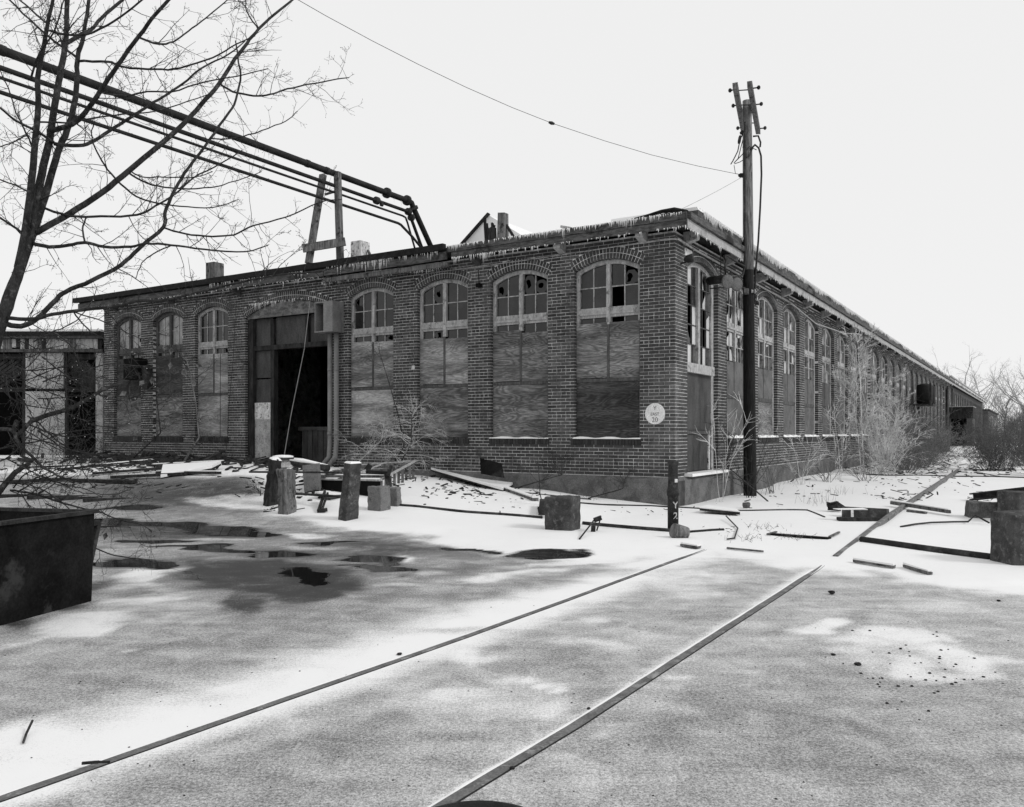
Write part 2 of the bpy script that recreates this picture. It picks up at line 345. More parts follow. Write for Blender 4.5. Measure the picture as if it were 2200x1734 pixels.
# ground under the buildings is kept below their floors
inside_b = ((X - C.x) * uL.x + (Y - C.y) * uL.y > .3) & ((X - C.x) * uR.x + (Y - C.y) * uR.y > .3) & ((X - C.x) * uL.x + (Y - C.y) * uL.y < 18.2)
ZZ = np.where(inside_b, np.minimum(ZZ, .3), ZZ)
nx, ny = len(xs), len(ys); ii = np.arange((nx - 1) * (ny - 1)); r_, c_ = ii // (nx - 1), ii % (nx - 1); a0 = r_ * nx + c_
faces = np.stack([a0, a0 + 1, a0 + nx + 1, a0 + nx], 1)
me = bpy.data.meshes.new('ground'); me.vertices.add(nx * ny); me.vertices.foreach_set('co', np.stack([X, Y, ZZ], 1).ravel())
me.loops.add(faces.size); me.polygons.add(len(faces)); me.loops.foreach_set('vertex_index', faces.ravel().astype(np.int32))
me.polygons.foreach_set('loop_start', (np.arange(len(faces)) * 4).astype(np.int32))
me.update(calc_edges=True); me.polygons.foreach_set('use_smooth', [True] * len(faces))
for nm, arr in (('snow_cover', snow), ('wetness', wet), ('puddle', pud)):
    a = me.attributes.new(nm, 'FLOAT', 'POINT'); a.data.foreach_set('value', np.clip(arr, 0, 1).astype(np.float32))
m, t, b = newmat('yard_snow_and_asphalt')
def attr(n):
    a = t.nodes.new('ShaderNodeAttribute'); a.attribute_name = n; return a.outputs['Fac']
co = coord(t); fine = noise(t, co, 55, 5, .8); mid = noise(t, co, 3.2, 7, .68, .6); speck = noise(t, co, 130, 2, .6)
strk = noise(t, coord(t, (.35, 1.5, 1)), 3.0, 6, .65, .3)
s_ = attr('snow_cover')
tv = math_(t, 'ADD', s_, math_(t, 'MULTIPLY', math_(t, 'SUBTRACT', fine, .5), 1.0))
tv = math_(t, 'ADD', tv, math_(t, 'MULTIPLY', math_(t, 'SUBTRACT', mid, .5), .6))
tv = math_(t, 'ADD', tv, math_(t, 'MULTIPLY', math_(t, 'SUBTRACT', speck, .5), .7))
tv = math_(t, 'ADD', tv, math_(t, 'MULTIPLY', math_(t, 'SUBTRACT', strk, .5), .3))
tv = ramp(t, tv, .18, .92, 0, 1)
wn_ = ramp(t, math_(t, 'ADD', attr('wetness'), math_(t, 'ADD', math_(t, 'MULTIPLY', math_(t, 'SUBTRACT', strk, .5), 1.3), math_(t, 'MULTIPLY', math_(t, 'SUBTRACT', fine, .5), .5))), .25, .75, 0, 1)
bare = mixv(t, wn_, math_(t, 'MULTIPLY', ramp(t, fine, .3, .7, .09, .2), 1.0), .03)
colr = mixv(t, tv, bare, .79)
pw = ramp(t, math_(t, 'ADD', attr('puddle'), math_(t, 'MULTIPLY', math_(t, 'SUBTRACT', strk, .5), 1.9)), .38, .66, 0, 1)
colr = mixv(t, pw, colr, .012); t.links.new(colr, b.inputs['Base Color'])
rg = mixv(t, attr('wetness'), .85, .7); rg = mixv(t, pw, rg, .04); t.links.new(rg, b.inputs['Roughness'])
hh = math_(t, 'MULTIPLY', math_(t, 'ADD', math_(t, 'MULTIPLY', fine, .3), tv), math_(t, 'SUBTRACT', 1, pw)); bump(t, b, hh, .25, .02)
me.materials.append(m); gr = bpy.data.objects.new('ground', me); COL.objects.link(gr); gr['kind'] = 'structure'

# ------------------------------------------------------------------ the factory
LS = [(.72, 2.16), (2.78, 4.21), (4.81, 6.23), (6.94, 8.35), (12.75, 14.12), (14.67, 16.01), (16.59, 17.93)]
SILL, SPR, CRN = 1.33, 4.72, 4.92
class Op:
    def __init__(s, a, b, sill, spr, crn): s.a, s.b, s.sill, s.spr, s.crn = a, b, sill, spr, crn; s.m = (a + b) / 2; s.w = (b - a) / 2; r = crn - spr; s.R = (s.w ** 2 + r ** 2) / (2 * r); s.zc = crn - s.R; s.a0 = math.asin(s.w / s.R)
    def arc(s, x, ex=0): R = s.R + ex; return s.zc + math.sqrt(max(R * R - (x - s.m) ** 2, 0))
    def block(s, z):
        if z < s.sill: return None
        if z < s.spr: return (s.a, s.b)
        Ro = s.R + .235; lim = s.zc + Ro
        if z >= lim: return None
        h = math.sqrt(Ro * Ro - (z - s.zc) ** 2); wl = min(h, s.w + (z - s.spr) * math.tan(s.a0))
        return (s.m - wl, s.m + wl)
opsL = [Op(a, b, SILL, SPR, CRN) for a, b in LS[:4]] + [Op(8.94, 12.05, -.5, 4.52, 4.86)] + [Op(a, b, SILL, SPR, CRN) for a, b in LS[4:]]
opsR = [Op(.68, 2.57, .62, 4.72, 4.95)]
RN = 46
rs = [3.18 + 2.49 * i for i in range(8)] + [22.95 + 2.47 * i for i in range(RN - 8)]
for s0 in rs:
    if s0 + 1.85 < 113: opsR.append(Op(s0, s0 + 1.85, SILL, SPR, 4.95))
bld = thing('brick_factory', C.copy(), 'long single storey brick factory with boarded arched windows and icicles along its eaves', 'factory')
def wall_body(fr, s0, s1, z0, z1, ops, mat, name='wall', e=.003, th=.3, end=False):
    mb = MB(); cur = s0
    def q(a, b_, za, zb, zc_, zd, o): mb.add([fr(a, za, o), fr(b_, zb, o), fr(b_, zc_, o), fr(a, zd, o)], [(0, 1, 2, 3)])
    for op in ops + [None]:
        nxt = op.a - e if op else s1
        for o in (-e, -th): q(cur, nxt, z0, z0, z1, z1, o)
        if not op: break
        a, b_ = op.a - e, op.b + e; N = 12; xs_ = [a + (b_ - a) * i / N for i in range(N + 1)]
        if op.sill > z0:
            for o in (-e, -th): q(a, b_, z0, z0, op.sill - e, op.sill - e, o)
            mb.add([fr(a, op.sill - e, -e), fr(b_, op.sill - e, -e), fr(b_, op.sill - e, -th), fr(a, op.sill - e, -th)], [(0, 1, 2, 3)])
        zb = max(op.sill - e, z0)
        zs = [op.arc(x, e) for x in xs_]
        for i in range(N):
            for o in (-e, -th): q(xs_[i], xs_[i + 1], zs[i], zs[i + 1], z1, z1, o)
            mb.add([fr(xs_[i], zs[i], -e), fr(xs_[i + 1], zs[i + 1], -e), fr(xs_[i + 1], zs[i + 1], -th), fr(xs_[i], zs[i], -th)], [(0, 1, 2, 3)])
        for x, zt in ((a, zs[0]), (b_, zs[-1])):
            mb.add([fr(x, zb, -e), fr(x, zt, -e), fr(x, zt, -th), fr(x, zb, -th)], [(0, 1, 2, 3)])
        cur = b_
    for x in (s0, s1): mb.add([fr(x, z0, -e), fr(x, z1, -e), fr(x, z1, -th), fr(x, z0, -th)], [(0, 1, 2, 3)])
    mb.add([fr(s0, z1, -e), fr(s1, z1, -e), fr(s1, z1, -th), fr(s0, z1, -th)], [(0, 1, 2, 3)])
    return mb.build(name, mat, bld)
wall_body(LF, .003, 18.44, -.4, 5.3, opsL, M['mortar'])
BE = 62.0
opsRn = [o for o in opsR if o.b < BE - .3]; opsRf = [o for o in opsR if o.a > BE]
wall_body(RF, .3, BE, -.4, 5.3, opsRn, M['mortar'])
wall_body(RF, BE + .01, 113, -.4, 5.3, opsRf, M['farbrick'], e=.002)
# bricks
CO = .0677; JT = .0102
bricks = []     # (fr, s0, s1, z0, z1, tone)
def tone(): 
    r = random.random()
    return random.uniform(.026, .04) if r < .2 else (random.uniform(.04, .066) if r < .92 else random.uniform(.066, .1))
def lay(fr, side, s1, ops):
    zi = 0; z = .6
    while z < 5.26:
        row = zi; hdr = row % 7 == 3
        L = .107 if hdr else .215
        st = (0 if (row % 2 == side) else .112)
        x = 0 if st == 0 else st
        first = True
        blocks = [bk for op in ops for bk in [op.block(z + CO / 2)] if bk]
        xx = st - (0 if row % 2 == 0 else 0)
        while xx < s1:
            ln = L
            a, b_ = xx, min(xx + ln - JT, s1)
            segs = [(a, b_)]
            for (p, q_) in blocks:
                ns = []
                for (u, w) in segs:
                    if q_ + JT < u or p - JT > w: ns.append((u, w))
                    else:
                        if u < p - .012: ns.append((u, p))
                        if w > q_ + .012: ns.append((q_, w))
                segs = ns
            for (u, w) in segs:
                if w - u > .012: bricks.append((fr, u, w, z, z + CO - JT, tone()))
            xx += ln; first = False
        z += CO; zi += 1
lay(LF, 0, 18.44, opsL); lay(RF, 1, BE, opsRn)
vo = []
def vouss(fr, op):
    for ring in (0, 1):
        r0 = op.R + ring * .118; r1 = r0 + .107; n = max(5, int(round(2 * op.a0 * op.R / .0677))); da = 2 * op.a0 / n; g = JT / op.R / 2
        for i in range(n):
            a = -op.a0 + i * da + g; b_ = -op.a0 + (i + 1) * da - g
            q = []
            for o in (0, -.12):
                for (r, an) in ((r0, a), (r0, b_), (r1, b_), (r1, a)): q.append(fr(op.m + r * math.sin(an), op.zc + r * math.cos(an), o))
            vo.append((q, tone()))
for op in opsL: vouss(LF, op)
for op in opsRn: vouss(RF, op)
def sill_bricks(fr, op):
    x = op.a - .03
    while x < op.b + .02:
        q = []
        for o in (.03 + random.uniform(-.004, .004), -.2):
            for (u, z) in ((x, op.sill - .13), (x + .056, op.sill - .13), (x + .056, op.sill - .012), (x, op.sill - .012)): q.append(fr(u, z, o))
        vo.append((q, tone() * .6)); x += .0677
for op in opsL: 
    if op.sill > 1: sill_bricks(LF, op)
for op in opsRn:
    if op.sill > 1: sill_bricks(RF, op)
def psize(bk):
    c = bk[0]((bk[1] + bk[2]) / 2, bk[3] + .03); fc = nR if bk[0] is RF else nL; v = (c - Vector((0, 0, CH)))
    return (bk[2] - bk[1]) * abs(v.normalized().dot(fc)) / v.length ** 2 if c.y > 1 else 0
bricks.sort(key=psize, reverse=True)
umesh = []
for k in range(8):
    me = bpy.data.meshes.new('brick'); jj = lambda: random.uniform(-.02, .02)
    me.from_pydata([(-.5 + jj() * .5, -.5 + jj(), -.5 + jj()), (.5 + jj() * .5, -.5 + jj(), -.5 + jj()), (.5 + jj() * .5, -.5 + jj(), .5 + jj()), (-.5 + jj() * .5, -.5 + jj(), .5 + jj()), (-.5, .5, -.5), (.5, .5, -.5), (.5, .5, .5), (-.5, .5, .5)], [],
                   [(0, 1, 2, 3), (0, 4, 5, 1), (1, 5, 6, 2), (2, 6, 7, 3), (3, 7, 4, 0), (7, 6, 5, 4)])
    me.materials.append(M['brick']); a = me.attributes.new('tone', 'FLOAT', 'FACE'); a.data.foreach_set('value', [tone()] * 6); umesh.append(me)
for bk in bricks[:290]:
    fr, s0, s1, z0, z1, tn = bk; o = bpy.data.objects.new('brick', random.choice(umesh)); COL.objects.link(o); o.parent = bld
    Xd = uL if fr is LF else uR; Nd = nL if fr is LF else nR
    pr = random.uniform(.001, .005); c = fr((s0 + s1) / 2, (z0 + z1) / 2, -.05 + pr) - C
    Rm = Matrix((Xd, -Nd, Z)).transposed().to_4x4()
    o.matrix_local = Matrix.Translation(c) @ Rm @ Matrix.Diagonal((s1 - s0, .1, z1 - z0, 1))
mb = MB(); mb.ct = .1
for fr, s0, s1, z0, z1, tn in bricks[290:]:
    mb.ct = tn; j = random.uniform(-.0005, .004); mb.wbox(fr, s0, s1, z0, z1, -.1, j, False)
for q, tn in vo: mb.ct = tn; mb.hexa(q, False)
o = mb.build('brickwork', M['brick'], bld); o['kind'] = 'stuff'
# foundation
mb = MB()
def plinth(fr, s0, s1, zt):
    q = [fr(s0, -.5, .09), fr(s1, -.5, .09), fr(s1, zt - .06, .09), fr(s1, zt, .002), fr(s0, zt, .002), fr(s0, zt - .06, .09), fr(s0, -.5, -.3), fr(s1, -.5, -.3), fr(s1, zt, -.3), fr(s0, zt, -.3)]
    mb.add(q, [(0, 1, 2, 5), (5, 2, 3, 4), (4, 3, 8, 9), (0, 5, 4, 9, 6), (1, 7, 8, 3, 2)])
plinth(LF, -.09, 8.9, .585); plinth(LF, 12.1, 18.5, .6); mb.build('foundation', M['concrete'], bld)
mb = MB(); plinth(RF, -.088, 113, .583); mb.build('foundation', M['concrete'], bld)
mb = MB(); mb.wbox(RF, .5, 2.75, .584, .64, -.2, .17); mb.build('door_sill', M['snow'], bld)
# interior shell, roof
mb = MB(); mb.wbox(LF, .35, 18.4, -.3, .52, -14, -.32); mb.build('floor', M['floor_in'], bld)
mb = MB(); mb.wbox(RF, .35, 8.9, -.3, 5.44, -2.6, -2.5); mb.build('blackout_partition', M['black'], bld)  # unseen black wall added to stop daylight showing through the corner windows
mb = MB(); mb.wbox(LF, .4, 18.3, .3, 5.78, -9.0, -8.9); mb.build('blackout_partition', M['black'], bld)
mb = MB(); mb.wbox(RF, 9, 113, -.3, 5.7, -7.1, -6.9); mb.wbox(RF, 112.7, 112.99, -.3, 5.28, -7, -.31); mb.build('blackout_partition', M['black'], bld)
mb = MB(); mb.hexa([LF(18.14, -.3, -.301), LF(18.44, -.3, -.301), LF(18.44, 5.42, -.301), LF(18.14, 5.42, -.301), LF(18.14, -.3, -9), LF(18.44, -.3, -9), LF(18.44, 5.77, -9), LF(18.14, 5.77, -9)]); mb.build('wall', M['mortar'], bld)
# roof deck (low slope)
OV = .37
mb = MB()
def slab(a, b_, c, d, th): mb.hexa([a, b_, c, d, a - Z * th, b_ - Z * th, c - Z * th, d - Z * th])
rz = 5.50
p0 = LF(-OV, rz, OV); p1 = LF(19.2, rz, OV); p2 = LF(19.2, rz + .35, -9); p3 = LF(-OV, rz, -9)
slab(p0, p1, p2, p3, .06)
q0 = RF(9.0, rz, OV); q1 = RF(113.4, rz, OV); q2 = RF(113.4, rz + .3, -7.3); q3 = RF(9.0, rz + .3, -7.3)
p0 = q0
slab(RF(9.01, rz - .002, OV), q1, q2, q3, .06)
mb.build('roof', M['shingle'], bld)
# snow on the roof edge
mb = MB()
def snowroll(fr, s0, s1, z, o0, o1, h, n):
    for i in range(n):
        a = s0 + (s1 - s0) * i / n; b_ = s0 + (s1 - s0) * (i + 1) / n; 
        hh_ = [snowh(a) * h, snowh(b_) * h]
        mb.hexa([fr(a, z, o1), fr(b_, z, o1), fr(b_, z + hh_[1], o1 - .04), fr(a, z + hh_[0], o1 - .04), fr(a, z, o0), fr(b_, z, o0), fr(b_, z + hh_[1], o0), fr(a, z + hh_[0], o0)])
def snowh(x): return .75 + .25 * math.sin(x * 5.1) * math.sin(x * 2.3 + 1)
snowroll(RF, .35, 60, rz + .22, -1.5, OV - .02, .07, 240)
snowroll(LF, .6, 5.3, rz + .002, -1.2, OV - .01, .05, 40)
mb.build('roof_snow', M['snow'], bld)
mb = MB(); mb.wbox(RF, .33, 60, rz + .001, rz + .219, -1.5, OV - .03); mb.build('eave_upstand', M['fascia'], bld)
# soffit and fascia boards, brackets
mb = MB(); mb.wbox(LF, -OV, 19.2, rz - .12, rz - .061, -.25, OV - .03); mb.wbox(RF, .2, 113.4, rz - .121, rz - .064, -.25, OV - .031); mb.build('soffit', M['wood_dark'], bld)
def board(fr, s0, s1, z0, z1, o0, o1, mat, name='fascia_board', sag=0):
    mb = MB(); n = max(1, int((s1 - s0) / .6)); 
    pts = []
    for i in range(n + 1):
        x = s0 + (s1 - s0) * i / n; dz = random.uniform(-.006, .006) - sag * math.sin(math.pi * i / n); pts.append((x, dz))
    for i in range(n):
        (a, da), (b_, db) = pts[i], pts[i + 1]
        mb.hexa([fr(a, z0 + da, o1), fr(b_, z0 + db, o1), fr(b_, z1 + db, o1), fr(a, z1 + da, o1), fr(a, z0 + da, o0), fr(b_, z0 + db, o0), fr(b_, z1 + db, o0), fr(a, z1 + da, o0)])
    return mb.build(name, mat, bld)
board(LF, -OV - .002, 5.1, 5.40, 5.53, OV - .028, OV + .02, M['fascia']); board(LF, -OV - .001, 5.0, 5.26, 5.395, OV - .05, OV - .005, M['fascia'])
board(LF, 5.12, 8.8, 5.25, 5.42, OV - .03, OV + .01, M['fascia'], sag=.01); board(LF, 8.83, 13, 5.24, 5.41, OV - .03, OV + .004, M['fascia']); board(LF, 13.03, 19.2, 5.25, 5.41, OV - .03, OV + .008, M['fascia'])
board(LF, 5.14, 8.9, 5.10, 5.20, OV - .13, OV - .04, M['wood_old'])
board(LF, 5.15, 19.35, 5.44, 5.58, OV - .02, OV + .1, M['tar'], 'gutter')
for i in range(12):
    s0 = -OV + .03 + i * 9.46; board(RF, s0, s0 + 9.44, 5.24, 5.40, OV - .025, OV + .01, M['white_paint'] if i < 1 else M['frame'])
    board(RF, s0, s0 + 9.45, 5.41, 5.52, OV - .01, OV + .07, M['fascia'], 'gutter')
def bracket(fr, s, mat): 
    mb = MB(); q = []
    for x in (s, s + .15): q += [fr(x, 5.36, OV - .06), fr(x, 5.36, .0), fr(x, 5.12, .0), fr(x, 5.20, OV - .1)]
    mb.add(q, [(0, 1, 2, 3), (4, 7, 6, 5), (0, 3, 7, 4), (0, 4, 5, 1), (3, 2, 6, 7)]); return mb.build('bracket', mat, bld)
for s0 in (.55, 2.35, 4.45, 6.4, 8.7, 12.2, 15, 17.7): bracket(LF, s0, M['frame_dark'] if s0 > 3 else M['frame'])
x = .45
while x < 60: bracket(RF, x, M['frame']); x += 2.49
mb = MB(); mb.wbox(RF, 56, 113.4, 5.66, 5.76, -1, OV + .2); mb.wbox(RF, 56.1, 113.3, 5.52, 5.66, -1, OV + .08); mb.build('roof_edge_boards', M['frame'], bld)
# icicles
def icicle(mb, p, L, r):
    n = 4; vs = [p + Vector((math.cos(k * math.pi / 2), math.sin(k * math.pi / 2), 0)) * r for k in range(n)] + [p + Vector((random.uniform(-.01, .01), random.uniform(-.01, .01), -L))]
    mb.add(vs, [(k, (k + 1) % n, n) for k in range(n)])
mb = MB()
def fringe(fr, s0, s1, z, o, dens, lmin, lmax, r=.0095, prob=.75):
    x = s0
    while x < s1:
        env = max(0, .45 + .6 * math.sin(x * 2.1 + z * 9) * math.sin(x * .83 + 2) + .25 * math.sin(x * 9.3)); 
        if random.random() < prob * (.35 + env): icicle(mb, fr(x, z + random.uniform(-.01, .01), o + random.uniform(-.01, .02)), random.uniform(lmin * .6, lmin + (lmax - lmin) * (.15 + 1.1 * env * random.random() ** 1.5)), r * random.uniform(.7, 1.5))
        x += dens * random.uniform(.5, 1.5)
fringe(LF, -.3, 5.1, 5.53, OV + .03, .02, .05, .22, .010, .9); fringe(LF, -.35, 5.0, 5.27, OV, .035, .03, .2); fringe(LF, 3.8, 5.0, 5.27, OV, .03, .1, .34)
fringe(LF, 5.3, 8.7, 5.44, OV + .05, .025, .06, .36, .008); fringe(LF, 5.3, 9, 5.12, OV - .1, .05, .03, .2); fringe(LF, 9, 19, 5.25, OV, .05, .03, .22); fringe(LF, 9.5, 13, 5.44, OV + .04, .05, .05, .3)
fringe(RF, -.3, 60, 5.24, OV - .005, .05, .02, .22, prob=.4); fringe(RF, .3, 60, 5.73, OV + .02, .03, .04, .26, .008, .7); fringe(RF, 60, 112, 5.6, OV + .12, .08, .1, .4, .02)
fringe(LF, 9.2, 11.8, 4.86, .01, .04, .05, .25)
o = mb.build('icicles', M['ice'], bld); o['kind'] = 'stuff'
# ice crust running down the roof edge of the long side
mb = MB(); x = .6
while x < 66:
    L = random.uniform(.03, .25) * (.55 + .45 * math.sin(x * 1.9) * math.sin(x * .7)); w = random.uniform(.01, .035); p = RF(x, 5.74, OV - .03)
    mb.add([p, RF(x + w, 5.74, OV - .03), RF(x + w / 2, 5.74 - L, OV + .0), RF(x + w / 2, 5.74, OV + .02)], [(0, 3, 2), (3, 1, 2), (0, 2, 1), (0, 1, 3)]); x += random.uniform(.012, .035) * (1 + x * .03)
o = mb.build('ice_crust', M['snow'], bld); o['kind'] = 'stuff'

# windows ------------------------------------------------------------
def arcpts(op, a, b_, ex, n=8): return [(a + (b_ - a) * i / n, op.arc(a + (b_ - a) * i / n, ex)) for i in range(n + 1)]
def archbar(mb, fr, op, a, b_, e0, e1, o0, o1, n=10):
    for i in range(n):
        x0 = a + (b_ - a) * i / n; x1 = a + (b_ - a) * (i + 1) / n
        mb.hexa([fr(x0, op.arc(x0, e0), o1), fr(x1, op.arc(x1, e0), o1), fr(x1, op.arc(x1, e1), o1), fr(x0, op.arc(x0, e1), o1),
                 fr(x0, op.arc(x0, e0), o0), fr(x1, op.arc(x1, e0), o0), fr(x1, op.arc(x1, e1), o0), fr(x0, op.arc(x0, e1), o0)])
def pane_poly(fr, op, a, b_, z0, z1, o, mat, parent, state):
    mb = MB(); top = lambda x: min(z1, op.arc(x, -.085))
    if state == 'gone': return
    if state == 'full': pts = [(a, z0), (b_, z0), (b_, top(b_)), ((a + b_) / 2, top((a + b_) / 2)), (a, top(a))]
    else:
        k = random.randint(0, 3); w = b_ - a; h = top(a) - z0; r1, r2, r3 = (random.uniform(.2, .8) for _ in range(3))
        if state == 'hole':
            cx_, cz_ = a + w * random.uniform(.35, .75), z0 + h * random.uniform(.3, .7); n = 9; rq = [random.uniform(.12, .42) for i in range(n)]; inner = [(cx_ + w * rq[i] * .8 * math.cos(i * 2 * math.pi / n), cz_ + w * rq[i] * math.sin(i * 2 * math.pi / n)) for i in range(n)]
            outer = []
            for i in range(n):
                an = i * 2 * math.pi / n; c_, s2 = math.cos(an), math.sin(an); tt = 1e9
                if c_ > 1e-6: tt = min(tt, (b_ - cx_) / c_)
                if c_ < -1e-6: tt = min(tt, (a - cx_) / c_)
                if s2 > 1e-6: tt = min(tt, (z0 + h - cz_) / s2)
                if s2 < -1e-6: tt = min(tt, (z0 - cz_) / s2)
                outer.append((cx_ + c_ * tt, cz_ + s2 * tt))
            vs = [fr(x, z, o) for x, z in inner + outer]; mb.add(vs, [(i, (i + 1) % n, n + (i + 1) % n, n + i) for i in range(n)])
            return mb.build('pane', mat, parent)
        if k == 0: pts = [(a, z0), (b_, z0), (b_, z0 + h * r1), (a + w * r2, z0 + h * r3), (a, z0 + h * .9)]
        elif k == 1: pts = [(a, z0), (b_, z0), (b_, z0 + h * .8), (a + w * r2, z0 + h * r1), (a, z0 + h * r3 * .5)]
        elif k == 2: pts = [(a, z0 + h), (a, z0 + h * r1), (a + w * r2, z0 + h * r3), (b_, z0 + h * .9), (b_, z0 + h)]
        else: pts = [(a, z0), (a + w * .5, z0), (a + w * .2, z0 + h * .5), (a + w * r1 * .6, z0 + h), (a, z0 + h)]
    mb.add([fr(x, z, o) for x, z in pts] + [fr(x, z, o - .004) for x, z in pts], [tuple(range(len(pts))), tuple(range(2 * len(pts) - 1, len(pts) - 1, -1))])
    return mb.build('pane', mat, parent)
def window(fr, op, kind, idx):
    mb = MB(); o1, o0 = -.10, -.2; J = .075 if kind == 'L' else .09; a, b_ = op.a + .004, op.b - .004
    tz = 3.90                                        # transom
    mb.wbox(fr, a, a + J, op.sill, op.arc(a + J, -.01), o0, o1); mb.wbox(fr, b_ - J, b_, op.sill, op.arc(b_ - J, -.01), o0, o1)
    archbar(mb, fr, op, a + J + .001, b_ - J - .001, -.085, -.003, o0, o1 - .002)
    mb.wbox(fr, op.m - .045, op.m + .045, 3.62 if kind == 'L' else 3.1, op.arc(op.m, -.086), o0 + .01, o1 + .012)
    for (u, w) in ((a + J, op.m - .046), (op.m + .046, b_ - J)):
        mb.wbox(fr, u, w, tz - .03, tz + .07, o0 + .01, o1 - .006); mb.wbox(fr, u - .002, w + .002, tz - .075, tz - .031, o0 + .01, o1 + .015)
        mb.wbox(fr, u, w, tz - .13, tz - .076, o0 + .01, o1 - .01)
    far = idx > 14 and kind == 'R'
    wn = mb.build('window', M['frame'] if (kind == 'R' or idx < 5) else M['frame_dark'], bld)
    mu = MB(); gmat = M['glass']
    bt = [3.60, 3.62] if kind == 'L' else [3.1, 3.12]
    if kind == 'L': bt = [3.60 + random.uniform(-.03, .05) - (.02 if idx else 0), 3.60 + random.uniform(-.02, .07)]
    for h, (u, w) in enumerate(((a + J + .002, op.m - .047), (op.m + .047, b_ - J - .002))):
        cols = 2 if kind == 'L' else 3
        rows = [(tz + .07, 4.38), (4.38, 4.9)]; low = [(bt[h], tz - .13)] if kind == 'L' else [(3.1, 3.44), (3.44, tz - .13)]
        ww = (w - u)
        for c in range(1, cols): x = u + ww * c / cols; mu.wbox(fr, x - .011, x + .011, tz + .071, op.arc(x, -.086), -.165, -.13); mu.wbox(fr, x - .011, x + .011, low[0][0], tz - .131, -.165, -.13)
        mu.wbox(fr, u, w, 4.37, 4.392, -.164, -.131)
        if kind == 'R': mu.wbox(fr, u, w, 3.43, 3.452, -.164, -.131)
        for (z0, z1) in rows + low:
            for c in range(cols):
                if far and random.random() < .5: continue
                x0 = u + ww * c / cols + .011; x1 = u + ww * (c + 1) / cols - .011; r = random.random()
                if kind == 'L':
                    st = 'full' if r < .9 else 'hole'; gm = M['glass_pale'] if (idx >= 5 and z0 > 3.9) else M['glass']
                    if idx == 0 and h == 0 and z0 < 4.2 and c == 1: st = 'gone'
                else:
                    st = 'full' if r < .3 else ('shard' if r < .72 else ('gone' if r < .9 else 'hole')); gm = random.choice([M['glass'], M['glass_white'], M['glass_white'], M['glass']]) if idx < 12 else M['glass']
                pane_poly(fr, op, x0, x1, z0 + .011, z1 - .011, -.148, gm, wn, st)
    mu.build('glazing_bars', M['frame'], wn)
    if far: 
        mb = MB(); mb.wbox(fr, a + J, b_ - J, op.sill + .001, 1.9 if idx > 26 else 2.6, -.16, -.12); mb.build('plywood_board', M['board_grey'], wn)
        return
    # boards
    mr = 2.50
    if kind == 'L':
        pm = [(2, 1, 2), (1, 1, 2), (1, 0, 1), (3, 0, 0), (0, 3, 3), (1, 2, 1), (1, 2, 2)][idx]
        L0, L1 = a + J * .6, b_ - .002
        mb = MB(); mb.wbox(fr, L0, op.m - .03, mr + .04, bt[0] + .01, -.118, -.1 + .012); mb.build('plywood_board', PLY[pm[1]], wn)
        mb = MB(); mb.wbox(fr, op.m + .028, L1, mr + .05, bt[1] + .012, -.117, -.1 + .016); mb.build('plywood_board', PLY[pm[1]], wn)
        mb = MB(); mb.wbox(fr, L0, L1, op.sill + .012, mr - .035, -.118, -.1 + .01); mb.build('plywood_board', PLY[pm[0] if idx else 2], wn)
        mb = MB(); mb.wbox(fr, L0, L1, mr - .03, mr + .035, -.119, -.1 + .022); mb.wbox(fr, op.m - .027, op.m + .025, mr + .036, 3.615, -.12, -.1 + .02); mb.build('rail', M['frame_dark'], wn)
    else:
        L0, L1 = a + J, b_ - J; mr = 2.28
        for (u, w) in ((L0, op.m - .02), (op.m + .02, L1)):
            mb = MB(); mb.wbox(fr, u, w, mr + .05, 3.1 + random.uniform(-.03, .01), -.16, -.12); mb.build('plywood_board', M['board_grey'], wn)
        mb = MB(); mb.wbox(fr, L0, L1, op.sill + .01, mr - .05, -.16, -.122); mb.build('plywood_board', M['board_grey'] if idx != 2 else PLY[1], wn)
        mb = MB(); mb.wbox(fr, L0 - .001, L1 + .001, mr - .048, mr + .048, -.15, -.105); mb.build('rail', M['frame_dark'], wn)
    # snow on the sill
    if kind == 'R' or idx in (0, 1):
        mb = MB(); n = 10; s0, s1 = op.a - .02, op.b + .02
        for i in range(n):
            u = s0 + (s1 - s0) * i / n; w = s0 + (s1 - s0) * (i + 1) / n; hq = lambda v: .006 + .03 * math.sin(v * 5 + 1) ** 2 * (1 if v > op.m - .2 or kind == 'R' else .35); h0 = hq(u); h1 = hq(w)
            if kind == 'R': h0 *= 1.6; h1 *= 1.6
            mb.hexa([fr(u, op.sill - .011, .04), fr(w, op.sill - .011, .04), fr(w, op.sill + h1, .01), fr(u, op.sill + h0, .01), fr(u, op.sill - .011, -.1), fr(w, op.sill - .011, -.1), fr(w, op.sill + h1, -.1), fr(u, op.sill + h0, -.1)])
        mb.build('sill_snow', M['snow'], wn)
wi = 0
for op in opsL:
    if op.sill > 1: window(LF, op, 'L', wi); wi += 1
for i, op in enumerate(opsR[1:]): window(RF, op, 'R', i + 1)

